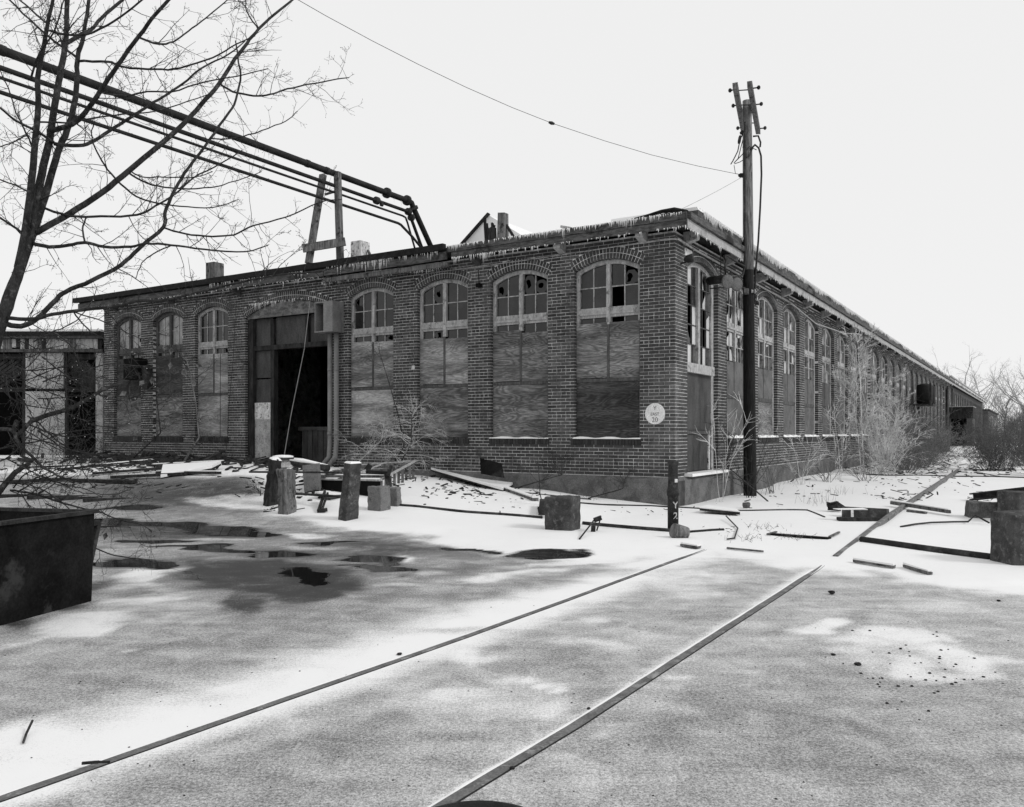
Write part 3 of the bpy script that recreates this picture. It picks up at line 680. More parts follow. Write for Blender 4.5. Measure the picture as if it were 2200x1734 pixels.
# tall bay with the blocked side door (right wall, first opening)
op = opsR[0]; a, b_ = op.a + .004, op.b - .004; fr = RF
mb = MB(); mb.wbox(fr, a, a + .09, 2.75, op.arc(a + .09, -.01), -.22, -.1); mb.wbox(fr, b_ - .14, b_, .64, op.arc(b_ - .1, -.01), -.22, -.1)
archbar(mb, fr, op, a + .091, b_ - .141, -.09, -.003, -.22, -.102); mb.wbox(fr, op.m - .06, op.m + .06, 2.85, op.arc(op.m, -.091), -.21, -.09)
mb.wbox(fr, a, b_ - .141, 2.66, 2.85, -.22, -.03); wn = mb.build('window', M['frame'], bld)
mu = MB()
for (u, w) in ((a + .09, op.m - .061), (op.m + .061, b_ - .142)):
    for c in range(3):
        x = u + (w - u) * c / 3
        if c: mu.wbox(fr, x - .011, x + .011, 2.851, op.arc(x, -.092), -.165, -.13)
        for rr in range(5):
            r = random.random(); st = 'full' if r < .28 else ('shard' if r < .75 else 'gone')
            pane_poly(fr, op, x + .011, x + (w - u) / 3 - .011, 2.86 + rr * .4, 2.85 + (rr + 1) * .4, -.148, random.choice([M['glass'], M['glass_white']]), wn, st)
    for rr in range(1, 5): mu.wbox(fr, u, w, 2.85 + rr * .4 - .01, 2.85 + rr * .4 + .01, -.164, -.131)
mu.build('glazing_bars', M['frame_dark'], wn)
mb = MB(); mb.wbox(fr, a, b_ - .16, 1.5, 2.65, -.17, -.12); dr = mb.build('side_door', M['dark_panel'], bld)
mb = MB(); mb.wbox(fr, a, b_ - .16, .66, 1.4, -.17, -.125); mb.build('door_panel', M['dark_panel'], dr)
mb = MB(); mb.wbox(fr, a, b_ - .16, 1.41, 1.49, -.18, -.1); mb.build('door_rail', M['frame_dark'], dr)
mb = MB(); mb.wbox(fr, b_ - .35, b_ - .27, .66, 1.4, -.12, -.09); mb.build('door_board', M['chip_white'], dr)

# big doorway in the end wall ---------------------------------------
dop = opsL[4]; fr = LF; a, b_ = dop.a, dop.b          # a = right jamb (near corner), b_ = left jamb
mb = MB(); mb.wbox(fr, b_ - .2, b_ - .004, .3, 4.45, -.3, -.08); mb.wbox(fr, b_ - .95, b_ - .83, .3, 4.42, -.28, -.12)
mb.wbox(fr, a + .004, b_ - .201, 3.62, 3.74, -.29, -.11); mb.wbox(fr, a + .004, a + .12, .3, 4.4, -.29, -.13)
mb.wbox(fr, a + .9, a + 1.0, 3.741, 4.42, -.28, -.115)
dw = mb.build('doorway_frame', M['wood_dark'], bld)
mb = MB(); n = 12
for i in range(n):
    x0 = a + .01 + (b_ - a - .02) * i / n; x1 = a + .01 + (b_ - a - .02) * (i + 1) / n
    lz = lambda x: min(4.47, dop.arc(x, -.03)); mb.hexa([fr(x0, lz(x0), -.06), fr(x1, lz(x1), -.06), fr(x1, dop.arc(x1, -.012), -.06), fr(x0, dop.arc(x0, -.012), -.06), fr(x0, lz(x0), -.1), fr(x1, lz(x1), -.1), fr(x1, dop.arc(x1, -.012), -.1), fr(x0, dop.arc(x0, -.012), -.1)])
mb.build('lintel_board', M['lintel'], dw)
for (u, w, z0, z1) in ((b_ - .825, b_ - .205, 2.9, 3.615), (b_ - .825, b_ - .205, 3.745, 4.465), (b_ - .825, b_ - .205, 2.2, 2.86), (a + 1.005, b_ - .955, 3.745, 4.465), (a + .125, a + .895, 3.745, 4.465)):
    mb = MB(); mb.wbox(fr, u, w, z0, z1, -.25, -.2); mb.build('door_panel', M['dark_panel'], dw)
mb = MB(); mb.wbox(fr, b_ - .84, b_ - .19, .45, 2.24, -.19, -.15); mb.build('door_board', M['sheet_pale'], dw, label='pale sheet covering the lower left of the doorway')
mb = MB(); mb.wbox(fr, b_ - .83, b_ - .2, 1.8, 2.235, -.149, -.144); mb.build('paint_patch', M['chip_white'], dw)
mb = MB()
for k in range(5): mb.wbox(fr, b_ - 1.1 - .2 * k - .18, b_ - 1.1 - .2 * k, .5, 1.55, -1.02, -.98)
mb.wbox(fr, b_ - 2.2, b_ - 1.0, 1.5, 1.6, -1.0, -.94); mb.build('inner_gate', M['dark_panel'], dw)
mb = MB(); mb.wbox(fr, a + .1, b_ - .9, .3, .56, -.6, -.02); mb.build('threshold', M['concrete'], dw)
# a brick sill apron and end return of the left side
# things on the end wall ---------------------------------------------
t_ = thing('rain_hopper', LF(8.7, .6, .2), 'grey sheet metal box with open dark side above twin downpipes beside the big doorway', 'rain hopper')
mb = MB(); s0, s1, z0, z1 = 8.48, 9.08, 3.88, 4.62
mb.wbox(LF, s0, s1, z0, z0 + .03, .03, .42); mb.wbox(LF, s0, s1, z1 - .03, z1, .03, .42); mb.wbox(LF, s0, s0 + .02, z0 + .03, z1 - .03, .03, .42); mb.wbox(LF, s0 + .02, s1, z0 + .03, z1 - .03, .03, .05)
mb.wbox(LF, s0 + .02, s0 + .3, z0 + .03, z1 - .03, .4, .42); mb.build('box', M['grey_paint'], t_)
mb = MB(); mb.wbox(LF, s1 - .02, s1, z0 + .03, z1 - .03, .05, .41); mb.build('side_flap', M['grey_paint'], t_)
for k, s0 in enumerate((8.62, 8.83)):
    mb = MB(); mb.tube([LF(s0, 3.88, .14), LF(s0, 1.2, .14), LF(s0 + .02, .85, .15), LF(s0 + .12, .62, .3)], [.062] * 4, 12); o = mb.build('downpipe', M['grey_paint'], t_, True)
    mb = MB(); mb.tube([LF(s0, 1.45, .14), LF(s0, 1.38, .14)], .07, 12); mb.tube([LF(s0, 3.0, .14), LF(s0, 2.95, .14)], .067, 12); mb.build('collar', M['grey_paint'], o, True)
t_ = thing('switch_box', LF(16.6, 3.4, .1), 'black electrical switch box with hanging cables on the far left end of the brick wall', 'electrical box')
mb = MB(); mb.wbox(LF, 16.25, 16.95, 3.0, 3.62, .02, .34); mb.build('case', M['black'], t_, bevel=.02)
mb = MB(); mb.wbox(LF, 16.0, 16.24, 2.7, 3.4, .02, .2); mb.build('side_case', M['rust'], t_)
mb = MB()
for k in range(3): mb.tube([LF(16.9 - k * .03, 3.0, .15), LF(17.05, 2.8 - k * .05, .15), LF(16.9, 2.45 - k * .04, .16), LF(16.6, 2.4, .15), LF(16.45, 2.6, .14), LF(16.4, 3.0, .12)], .012, 6)
mb.build('cable', M['wire'], t_)
mb = MB(); mb.tube([LF(13.0, 3.6, .04), LF(13.0, 1.3, .05)], .008, 5); tag(mb.build('thin_conduit', M['wire']), 'thin wire running down over the boarded window left of the doorway', 'wire')
mb = MB(); mb.tube([LF(12.35, 5.0, .05), LF(12.45, 3.4, .07), LF(12.6, 2.2, .08), LF(12.75, .9, .05)], .007, 5); tag(mb.build('hanging_wire', M['wire']), 'slack dark wire hanging down the brick pier left of the doorway', 'wire')
mb = MB(); mb.tube([LF(9.4, 4.7, .25), LF(9.55, 3.5, .3), LF(9.9, 1.9, .4), LF(10.1, .6, .5)], .008, 5); tag(mb.build('hanging_rope', M['palewire']), 'pale rope hanging diagonally across the open doorway', 'rope')
mb = MB(); mb.wbox(LF, 4.42, 4.52, 4.62, 4.70, .01, .12); mb.tube([LF(4.47, 4.7, .06), LF(4.5, 5.0, .04)], .01, 5); tag(mb.build('wall_fixture', M['black']), 'small black fixture hanging on the brick pier between arched windows', 'wall fixture')
mb = MB(); mb.wbox(LF, 6.3, 6.39, 2.9, 2.99, .004, .012); mb.wbox(LF, 6.315, 6.375, 2.915, 2.975, .013, .014); tag(mb.build('wall_plate', M['chip_white']), 'tiny square white plate on the brick pier right of the downpipes', 'plate')
# conduit round the corner under the eave
mb = MB(); mb.tube([LF(7, 5.06, .04), LF(3, 5.09, .04), LF(1.0, 5.13, .05), LF(.15, 5.14, .06), LF(-.05, 5.14, .0)] + [RF(.15, 5.13, .06), RF(1, 5.1, .06), RF(4, 5.08, .06), RF(8.5, 5.06, .06)], [.012] * 3 + [.022] * 6, 8)
tag(mb.build('conduit', M['frame'], None, True), 'metal conduit bent round the brick corner below the eave', 'conduit')
mb = MB(); mb.tube([RF(8.5, 5.05, .09), RF(11, 4.72, .25), RF(14, 4.72, .5), RF(17.2, 5.0, .5), RF(18.8, 5.0, .3)], .016, 6); tag(mb.build('sagging_cable', M['palewire'], None, True), 'pale cable sagging below the eave of the long wall', 'cable')
# round sign
sg = thing('round_sign', LF(.385, 1.75, .01), 'round white painted sign with faded lettering low on the brick corner pier', 'sign')
mb = MB(); cc = LF(.40, 1.81, -.002); mb.lathe(cc, [(.205, 0), (.205, .014), (.2, .017)], 40, nL); mb.build('disc', M['chip_white'] if False else M['snow'], sg)
M['signpaint'] = weathered('sign_paint', .62, .74, 6, .8, .2); sg.children[0].data.materials[0] = M['signpaint']
M['letter'] = weathered('worn_black_paint', .04, .3, 12, .9, 0)
def text(body, size, fr, s, z, o, Xd, Nd, mat, parent, font_scale=1, name='lettering', bold=0):
    cu = bpy.data.curves.new(name, 'FONT'); cu.body = body; cu.size = size; cu.align_x = 'CENTER'; cu.align_y = 'CENTER'; cu.extrude = .001; cu.offset = bold
    ob = bpy.data.objects.new(name, cu); COL.objects.link(ob); dg = bpy.context.evaluated_depsgraph_get(); me = bpy.data.meshes.new_from_object(ob.evaluated_get(dg)); bpy.data.objects.remove(ob)
    me.materials.clear(); me.materials.append(mat); o2 = bpy.data.objects.new(name, me); COL.objects.link(o2); o2.parent = parent
    Rm = Matrix((Xd, Z, Nd)).transposed().to_4x4(); o2.matrix_local = Matrix.Translation(fr(s, z, o) - ORI[parent.name]) @ Rm @ Matrix.Diagonal((font_scale, 1, 1, 1)); return o2
text('Y', .11, LF, .40, 1.915, .018, -uL, nL, M['letter'], sg); text('EAST', .085, LF, .40, 1.80, .018, -uL, nL, M['letter'], sg, .95); text('20', .13, LF, .40, 1.69, .018, -uL, nL, M['letter'], sg)

# roof items ----------------------------------------------------------
def stub(s, o, w, h, mat, label, zb=5.5, name='roof_post', group=None):
    mb = MB(); mb.wbox(LF, s, s + w, zb, zb + h, o - w, o); x = mb.build(name, mat, None, bevel=.01); return tag(x, label, 'post')
stub(13.2, .1, .34, .62, M['wood_old'], 'grey timber stub standing on the left part of the roof edge')
stub(8.05, -.1, .33, .62, M['chip_white'], 'peeling white timber stub on the roof beside the pipe trestle')
mb = MB(); mb.beam(LF(8.0, 5.9, -.3), LF(7.75, 5.5, -.3), .05, .05); tag(mb.build('brace', M['wood_old']), 'short slanting brace against the peeling white roof stub', 'timber')
bt_ = thing('splintered_timber', LF(4.35, 5.5, 0), 'splintered broken timber post sticking up from the roof edge', 'broken post')
mb = MB(); mb.beam(LF(3.9, 5.45, 0), LF(3.87, 6.15, 0), .17, .17, nL, .02); mb.build('timber', M['wood_old'], bt_)
mb = MB()
for k in range(7):
    x = 4.05 + k * .04; mb.beam(LF(x, 5.45, .02 - .04 * (k % 2)), LF(x + .02 + random.uniform(-.02, .03), 5.75 + random.uniform(.05, .35), .03), .05, .05, nL, .012)
mb.beam(LF(4.4, 5.45, 0), LF(4.12, 5.95, 0), .06, .06, nL); mb.beam(LF(3.5, 5.45, 0), LF(3.8, 5.9, 0), .05, .05, nL); mb.build('splinter', M['wood_dark'], bt_)
# skylight gable with snow
sk = thing('roof_skylight', LF(4.3, 5.6, -2), 'snow covered gabled skylight behind the splintered timber', 'skylight')
def gable(fr, sa, sb, sm, zt, o0, o1, zb=5.55):
    mb = MB(); q = [fr(sa, zb, o1), fr(sb, zb, o1), fr(sm, zt, o1), fr(sa, zb, o0), fr(sb, zb, o0), fr(sm, zt, o0)]; mb.add(q, [(0, 1, 2), (5, 4, 3), (0, 2, 5, 3), (1, 4, 5, 2), (0, 3, 4, 1)]); return mb
gable(LF, 3.5, 6.3, 5.05, 6.55, -4.5, -1.2).build('snowy_roof', M['snow'], sk)
mb = MB(); mb.beam(LF(6.35, 5.52, -1.17), LF(5.03, 6.58, -1.17), .05, .09, nL); mb.build('edge_board', M['wood_dark'], sk)
mb = MB(); mb.beam(LF(2.2, 5.55, -1.17), LF(2.9, 5.98, -1.17), .03, .05, nL); mb.beam(LF(3.1, 6.02, -1.18), LF(2.85, 5.95, -1.18), .05, .1, nL); mb.build('edge_board', M['frame'], sk)
mb = MB()
for k in range(18):
    x = -.35 + .05 * k; mb.beam(LF(x, 5.54, OV - .03 + random.uniform(-.04, .04)), LF(x + .12, 5.56 + .04 * random.random(), OV - .07), .05, .015, Z, .012)
mb.tube([LF(.75, 5.55, OV - .05), LF(.45, 5.575, OV - .05), LF(.15, 5.615, OV - .06), LF(-.1, 5.62, OV - .08), LF(-.33, 5.56, OV - .12), LF(-.4, 5.47, OV - .3)], [.01, .02, .035, .045, .035, .02], 7)
tag(mb.build('torn_roofing', M['tar']), 'torn black roofing felt curling at the roof corner', 'roofing')
# pipeline over the roof ----------------------------------------------
D0 = 20.9; Pm = P(724, 375, D0)
def pline(px, py, s_): p = P(px, py, D0); return p + uR * s_
pl = thing('overhead_pipeline', LF(9, 5.6, -.8), 'run of four overhead pipes crossing the sky and bending down to the roof', 'pipeline')
pipes = [(724, 375, .078, 2.95, .95, 1.1), (729, 402.7, .045, 2.75, .8, 1.2), (729, 417, .028, 2.6, .6, 1.2), (729, 438, .036, 2.4, 1.8, .9)]
for k, (px, py, r, send, ds, dz) in enumerate(pipes):
    mb = MB(); p = P(px, py, D0); dz2 = p.z - 5.7
    sl = ds / dz
    pts = [p - uR * 14, p - uR * 9, p - uR * 4, p, p + uR * (send - .12), p + uR * send - Z * .02]
    if k == 3: pts += [p + uR * (send + .5) - Z * .25, p + uR * (send + 2.6) - Z * dz2]
    else: pts += [p + uR * (send + .08) - Z * .14, p + uR * (send + .08 + sl * (dz2 - .14)) - Z * dz2]
    pp = mb.build if False else None; mb.tube(pts, r, 12); po = mb.build('pipe', M['pipe'], pl, True)
    fl_ = []
    if k == 0: fl_ = [(p + uR * 1.9, [(.14, -.04), (.14, .04)], uR), (p + uR * 2.75, [(.14, -.04), (.14, .04)], uR), (p + uR * 3.03 - Z * .16, [(.14, -.04), (.14, .04)], Vector((.3, .45, -.8)))] + [(p + uR * s_, [(.09, -.05), (.09, .05)], uR) for s_ in (-8, -1, -.35)]
    elif k == 1: fl_ = [(p + uR * 1.4, [(.1, -.05), (.1, .05)], uR), (p + uR * 2.72, [(.1, -.05), (.1, .05)], uR), (p + uR * 1.6 - Z * .06, [(.05, -.03), (.05, .03)], uR), (p + uR * 2.85 - Z * .13, [(.1, -.05), (.1, .05)], uR)]
    for (c_, pr_, ax_) in fl_: mb = MB(); mb.lathe(c_, pr_, 16, ax_); mb.build('flange', M['rust'], po, True)
mb = MB()
for s_, L in ((-2.5, .12), (-2.2, .2), (2.2, .14), (2.5, .2), (1.7, .1)): icicle(mb, Pm + uR * s_ - Z * .07, L, .01)
for k in range(30): icicle(mb, P(729, 402.7, D0) - uR * random.uniform(4, 8) - Z * .04, random.uniform(.02, .08), .008)
o = mb.build('icicles', M['ice'], pl); o['kind'] = 'stuff'
ts = thing('pipe_trestle', LF(9, 5.55, -.6), 'timber trestle with one slanting and one upright leg carrying the pipes above the roof', 'trestle')
mb = MB(); mb.beam(P(694, 376, D0 + .05), P(663, 566, D0 - .35), .15, .12, uR); mb.build('leg', M['wood_old'], ts)
mb = MB(); mb.beam(P(725, 370, D0 - .12), P(731, 562, D0 - .2), .15, .12, uR); mb.build('leg', M['wood_old'], ts)
mb = MB(); mb.beam(P(650, 534, D0 - .45), P(742, 519, D0 - .38), .06, .2, Z); mb.build('crosspiece', M['wood_old'], ts)
mb = MB(); mb.beam(P(698, 418, D0 - .05), P(724, 410, D0 - .16), .04, .05, Z); mb.build('strap', M['wood_old'], ts)

# low shed on the left -------------------------------------------------
SD = 26.0
def SP(px, z, o=0): return Vector(((px - CX) / F * SD, SD - o, z))
def SZ(py): return CH + (HY - py) / F * SD
sh = thing('timber_shed', Vector((-14.5, SD, .6)), 'low timber shed with white panels and dark bays beside the brick wall end', 'shed')
def sbox(px0, px1, z0, z1, o0, o1, mat, name, par=None, lab=None):
    mb = MB(); a = SP(px0, 0).x; b2 = SP(px1, 0).x; mb.box(((a + b2) / 2, SD - (o0 + o1) / 2, (z0 + z1) / 2), abs(b2 - a), abs(o1 - o0), z1 - z0); return mb.build(name, mat, par or sh, label=lab)
zb = .45; 
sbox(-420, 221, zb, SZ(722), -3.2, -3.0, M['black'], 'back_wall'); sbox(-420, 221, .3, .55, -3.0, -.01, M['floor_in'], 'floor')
sbox(-430, 224, SZ(722), SZ(714), -3.5, .25, M['tar'], 'roof'); sbox(-430, 223, SZ(713.5), SZ(709), -3.5, .2, M['snow'], 'roof_snow'); sbox(-430, 222, SZ(728), SZ(722.5), .0, .2, M['frame_dark'], 'fascia_board')
x = -100
while x < 220:
    if random.random() < .93: sbox(x, min(x + 8.6, 220), SZ(750) + random.uniform(0, .06) * (random.random() < .3), SZ(728.5), .05, .08, random.choice([M['white_paint'], M['frame'], M['white_paint'], M['wood_old'], M['wood_dark']]), 'plank')
    x += 9.2
sbox(-430, 222, SZ(757), SZ(750.5), .02, .1, M['frame_dark'], 'beam')
sbox(55, 99, SZ(835), SZ(758), -.06, .0, M['white_paint'], 'panel'); sbox(101, 136, SZ(835), SZ(758), -.06, .0, M['white_paint'], 'panel'); sbox(55, 139, zb, SZ(841), -.06, .01, M['white_paint'], 'panel')
sbox(207, 222, zb, SZ(758), -.06, .04, M['white_paint'], 'post'); sbox(48, 54, zb, SZ(757.5), -.1, .0, M['wood_dark'], 'post'); sbox(140, 144, zb, SZ(757.5), -.1, .0, M['wood_dark'], 'post')
mb = MB(); 
for (pa, pb) in ((144, 206), (-60, 47)):
    for z0, z1 in ((SZ(772), SZ(760)), (SZ(842), SZ(832))): aa, bb = SP(pa, 0).x, SP(pb, 0).x; mb.box(((aa + bb) / 2, SD + .1, (z0 + z1) / 2), bb - aa, .06, abs(z1 - z0))
sd_ = mb.build('hanging_door', M['wood_dark'], sh)
for (pa, pb, sg_) in ((146, 205, 1), (-55, 45, -1)):
    aa, bb = SP(pa, 0).x, SP(pb, 0).x; zt, zl = SZ(772), SZ(833); n = 7
    for k in range(n):
        u = (k + .5) / n; w = (bb - aa)
        x0, x1 = aa + (u - .45) * w, aa + (u + .45) * w
        z0, z1 = (zt, zl) if sg_ > 0 else (zl, zt)
        ta = max(0, (aa - x0) / (x1 - x0)); tb = min(1, (bb - x0) / (x1 - x0))
        mb = MB(); mb.beam((x0 + (x1 - x0) * ta, SD + .12, z0 + (z1 - z0) * ta), (x0 + (x1 - x0) * tb, SD + .12, z0 + (z1 - z0) * tb), .03, .09, Vector((0, 1, 0)).cross(Vector((1, 0, 0)))); mb.build('plank', M['wood_dark'], sd_)
sbox(-430, 222, SZ(984), SZ(978), .05, .5, M['snow'], 'snowy_step')

# ------------------------------------------------------------------ rails
def strip(name, pts, w, h, mat, base=0, label=None, cat=None, group=None):
    mb = MB(); rings = []
    for i, p in enumerate(pts):
        d = (pts[min(i + 1, len(pts) - 1)] - pts[max(i - 1, 0)]); d.z = 0; d.normalize(); n_ = Vector((d.y, -d.x, 0))
        zb_ = p.z - .05; zt_ = p.z + (h[i] if isinstance(h, list) else h)
        rings.append([Vector((p.x, p.y, zb_)) - n_ * w / 2, Vector((p.x, p.y, zt_)) - n_ * w / 2, Vector((p.x, p.y, zt_)) + n_ * w / 2, Vector((p.x, p.y, zb_)) + n_ * w / 2])
    vs = [v for r in rings for v in r]; fs = []
    for i in range(len(rings) - 1):
        for k in range(3): fs.append((i * 4 + k, i * 4 + k + 1, (i + 1) * 4 + k + 1, (i + 1) * 4 + k))
    fs += [(0, 1, 2, 3), tuple((len(rings) - 1) * 4 + k for k in (3, 2, 1, 0))]; mb.add(vs, fs)
    o = mb.build(name, mat); return o
def resample(pts, step=.4, jit=0):
    out = []
    for i in range(len(pts) - 1):
        n = max(1, int((pts[i + 1] - pts[i]).length / step))
        for k in range(n): 
            p = pts[i].lerp(pts[i + 1], k / n); out.append(Vector((p.x, p.y, p.z)))
    out.append(pts[-1]); return out
def mesh_ground_z(x, y):
    i = np.searchsorted(xs, x) - 1; j = np.searchsorted(ys, y) - 1
    i = max(0, min(nx - 2, i)); j = max(0, min(ny - 2, j)); Zg = ZZ.reshape(ny, nx)
    fx = (x - xs[i]) / (xs[i + 1] - xs[i]); fy = (y - ys[j]) / (ys[j + 1] - ys[j])
    return float((Zg[j, i] * (1 - fx) + Zg[j, i + 1] * fx) * (1 - fy) + (Zg[j + 1, i] * (1 - fx) + Zg[j + 1, i + 1] * fx) * fy)
def onmesh(p, dz=0): return Vector((p.x, p.y, mesh_ground_z(p.x, p.y) + dz))
def GM(px, py, dz=0): return onmesh(G(px, py), dz)
La = [GM(px, py) for px, py in ((-250, 1800), (0, 1716.8), (300, 1612), (600, 1506.5), (800, 1437.6), (1000, 1368), (1216, 1290), (1326.7, 1249), (1425, 1213), (1513.6, 1181))]
La = [onmesh(p) for p in resample(La, .12)]
Ra = [GM(px, py) for px, py in ((880, 1775), (978, 1714), (1100, 1640), (1231, 1562), (1400, 1453), (1561, 1349), (1680, 1273), (1765, 1216))]
Ra = [onmesh(p) for p in resample(Ra, .12)]
def mkrail(pts, up, width, lab):
    r = thing('rail', pts[len(pts) // 2].copy(), lab, 'rail')
    mb = MB()
    def sub(off, w, h0, h1):
        rings = []
        for i, p in enumerate(pts):
            d = (pts[min(i + 1, len(pts) - 1)] - pts[max(i - 1, 0)]); d.z = 0; d.normalize(); n_ = Vector((d.y, -d.x, 0)); c = p + n_ * off
            tp = min(1, (len(pts) - 1 - i) / 8 + .15) * (1 + .12 * mn_.noise((p.x * 2.5, p.y * 2.5, w * 50)) + .1 * mn_.noise((p.x * 9, p.y * 9, 3)))
            rings.append([c - n_ * w / 2 * tp + Z * h0, c - n_ * w / 2 * tp + Z * h1, c + n_ * w / 2 * tp + Z * h1, c + n_ * w / 2 * tp + Z * h0])
        vs = [v for q in rings for v in q]; fs = []
        for i in range(len(rings) - 1):
            for k in range(3): fs.append((i * 4 + k, i * 4 + k + 1, (i + 1) * 4 + k + 1, (i + 1) * 4 + k))
        fs += [(0, 1, 2, 3), tuple((len(rings) - 1) * 4 + k for k in (3, 2, 1, 0))]; mb.add(vs, fs)
    sub(0, width, -.05, up); mb.build('railhead', M['rail'], r)
    mb = MB(); sub(width / 2 + .005, .009, -.05, .002); mb.build('flangeway', M['rubber'], r)
    mb = MB()
    for sgn in (-1,):
        rr_ = [];
        for i, p in enumerate(pts[:-2]):
            d = (pts[i + 1] - pts[max(i - 1, 0)]); d.z = 0; d.normalize(); n_ = Vector((d.y, -d.x, 0)); h_ = .003 * random.uniform(.0, 1.3); w_ = random.uniform(.0005, .008)
            c = p + n_ * sgn * (width / 2 + .002); rr_.append([c + Z * -.02, c + Z * (up + h_ * .4), c + n_ * sgn * w_ + Z * (up * .8 + h_), c + n_ * sgn * (w_ + .05) - Z * .01])
        vs = [v for q in rr_ for v in q]; fs = []
        for i in range(len(rr_) - 1):
            for k in range(3): fs.append((i * 4 + k, i * 4 + k + 1, (i + 1) * 4 + k + 1, (i + 1) * 4 + k))
        mb.add(vs, fs)
    mb.build('snow_lip', M['snow'], r, True)
mkrail(La, .002, .052, 'left rail of the two set flush in the snowy yard')
mkrail(Ra, .003, .056, 'right rail of the two set flush in the snowy yard')
ra0, ra1 = GM(1795, 1200), GM(2058, 1015); Rb = resample([ra0, ra0.lerp(ra1, .5), ra1], .5)
mb = MB()
rings = []
for i, p in enumerate(Rb):
    d = (Rb[min(i + 1, len(Rb) - 1)] - Rb[max(i - 1, 0)]); d.z = 0; d.normalize(); n_ = Vector((d.y, -d.x, 0)); h = .012 + .075 * min(1, i / 10)
    prof = [(-.032, -.1), (-.032, -.01), (-.015, .02), (-.015, h - .03), (-.03, h - .025), (-.03, h), (.03, h), (.03, h - .025), (.015, h - .03), (.015, .02), (.032, -.01), (.032, -.1)]
    rings.append([p + n_ * u + Z * v for u, v in prof])
vs = [v for r in rings for v in r]; K = 12
fs = [(i * K + k, i * K + (k + 1) % K, (i + 1) * K + (k + 1) % K, (i + 1) * K + k) for i in range(len(rings) - 1) for k in range(K)] + [tuple(range(K)), tuple((len(rings) - 1) * K + k for k in range(K - 1, -1, -1))]
mb.add(vs, fs); tag(mb.build('rail', M['rail']), 'raised rail running out of the snow towards the far porch', 'rail')

# ------------------------------------------------------------------ utility pole
pb = onmesh(Vector((5.26, 18.47, 0))); pt = P(1605, 217, 18.47)
up = thing('utility_pole', pb, 'tall dark utility pole with two leaning crossarms in front of the long brick wall', 'utility pole')
n = 14; pts = [pb - Z * .3 + (pt - pb) * 0] + [pb.lerp(pt, i / n) for i in range(1, n + 1)]
mb = MB(); mb.tube(pts[:9], [.143 - .045 * i / n for i in range(9)], 16); mb.build('pole', M['pole'], up, True)
mb = MB(); mb.tube(pts[8:], [.143 - .045 * i / n + .001 for i in range(8, n + 1)], 16); mb.build('pole_top', M['pole_top'], up, True)
dA = Vector((.88, 2.6, 0)).normalized(); side = Vector((dA.y, -dA.x, 0))
armc = [(P(1579, 184, 17.2), P(1597, 280, 19.9)), (P(1610.5, 181, 17.2), P(1629, 283, 19.9))]
for k, (a, b2) in enumerate(armc):
    mb = MB(); mb.beam(a, b2, .10, .125, Z, .006); ar = mb.build('crossarm', M['wood_old'], up)
    for u in (.08, .4, .93):
        mb = MB(); p = a.lerp(b2, u); mb.tube([p, p + side * (.16 if k else -.12)], .014, 6)
        mb.lathe(p + side * (.16 if k else -.12), [(.02, -.03), (.045, -.01), (.045, .02), (.02, .04)], 8, side)
        mb.build('bolt', M['rust'], ar)
mb = MB()
for u in (.1, .4, .8): mb.tube([armc[0][0].lerp(armc[0][1], u), armc[1][0].lerp(armc[1][1], u)], .012, 6)
mb.build('tie_rod', M['rust'], up)
def pp(px, py, dd=0): return P(px, py, 18.47 + dd)
mb = MB(); mb.tube([pp(1601, 262, -.16), pp(1599.5, 330, -.17), pp(1600, 545, -.17), pp(1600, 572, -.18), pp(1596, 590, -.2), pp(1585, 597, -.3), pp(1570, 600, -.5)], .026, 8); mb.build('conduit', M['rust'], up, True)
for lst, r in (([(1618, 293, 0), (1629, 292, 0), (1634, 306, 0), (1633, 316, 0)], .02), ([(1597, 286, 0), (1590, 300, 0), (1585, 325, 0), (1575, 345, 0), (1570, 353, 0)], .013), ([(1612, 322, -.1), (1622, 311, 0), (1630, 318, 0), (1635, 335, 0), (1636, 375, 0), (1633, 450, .1), (1629, 520, .1), (1623, 590, .1), (1621, 650, .1)], .021),
               ([(1596, 300, 0), (1586, 340, 0), (1577, 350, 0), (1592, 335, -.1), (1610, 315, -.15), (1625, 322, 0)], .01), ([(1578, 352, 0), (1590, 348, 0), (1610, 335, -.15), (1618, 318, -.1)], .009), ([(1596, 316, -.1), (1602, 320, -.15), (1603, 340, -.15)], .016), ([(1577, 355, 0), (1580, 373, 0), (1596, 376, 0)], .007)):
    mb = MB(); mb.tube([pp(*q) for q in lst], r, 6); mb.build('cable', M['wire'], up, True)
mb = MB(); mb.lathe(pp(1594, 377, -.1), [(.02, -.08), (.05, -.04), (.05, .04), (.02, .08)], 10, Vector((1, 0, 0))); mb.lathe(pp(1595, 285, 0), [(.03, -.05), (.05, 0), (.03, .05)], 10, Vector((1, 0, .3))); mb.lathe(pp(1589, 300, 0), [(.025, -.09), (.035, -.05), (.035, .05), (.025, .09)], 8, Vector((.2, 0, 1))); mb.build('insulator', M['rust'], up)
la = P(1603, 625, 18.2) ; lb = la + dA * 2.3; 
mb = MB(); mb.beam(la, lb, .09, .11, Z, .005); ra_ = mb.build('insulator_arm', M['wood_old'], up)
for k in range(6):
    p = la.lerp(lb, .1 + .16 * k) + side * .14 + Z * .02; mb = MB(); mb.tube([p - side * .2, p + side * .02], .013, 6); mb.lathe(p, [(.03, -.05), (.055, -.035), (.03, -.01), (.03, .01), (.055, .035), (.03, .05)], 10, side); mb.build('spool', M['rust'] if k % 3 else M['frame'], ra_)
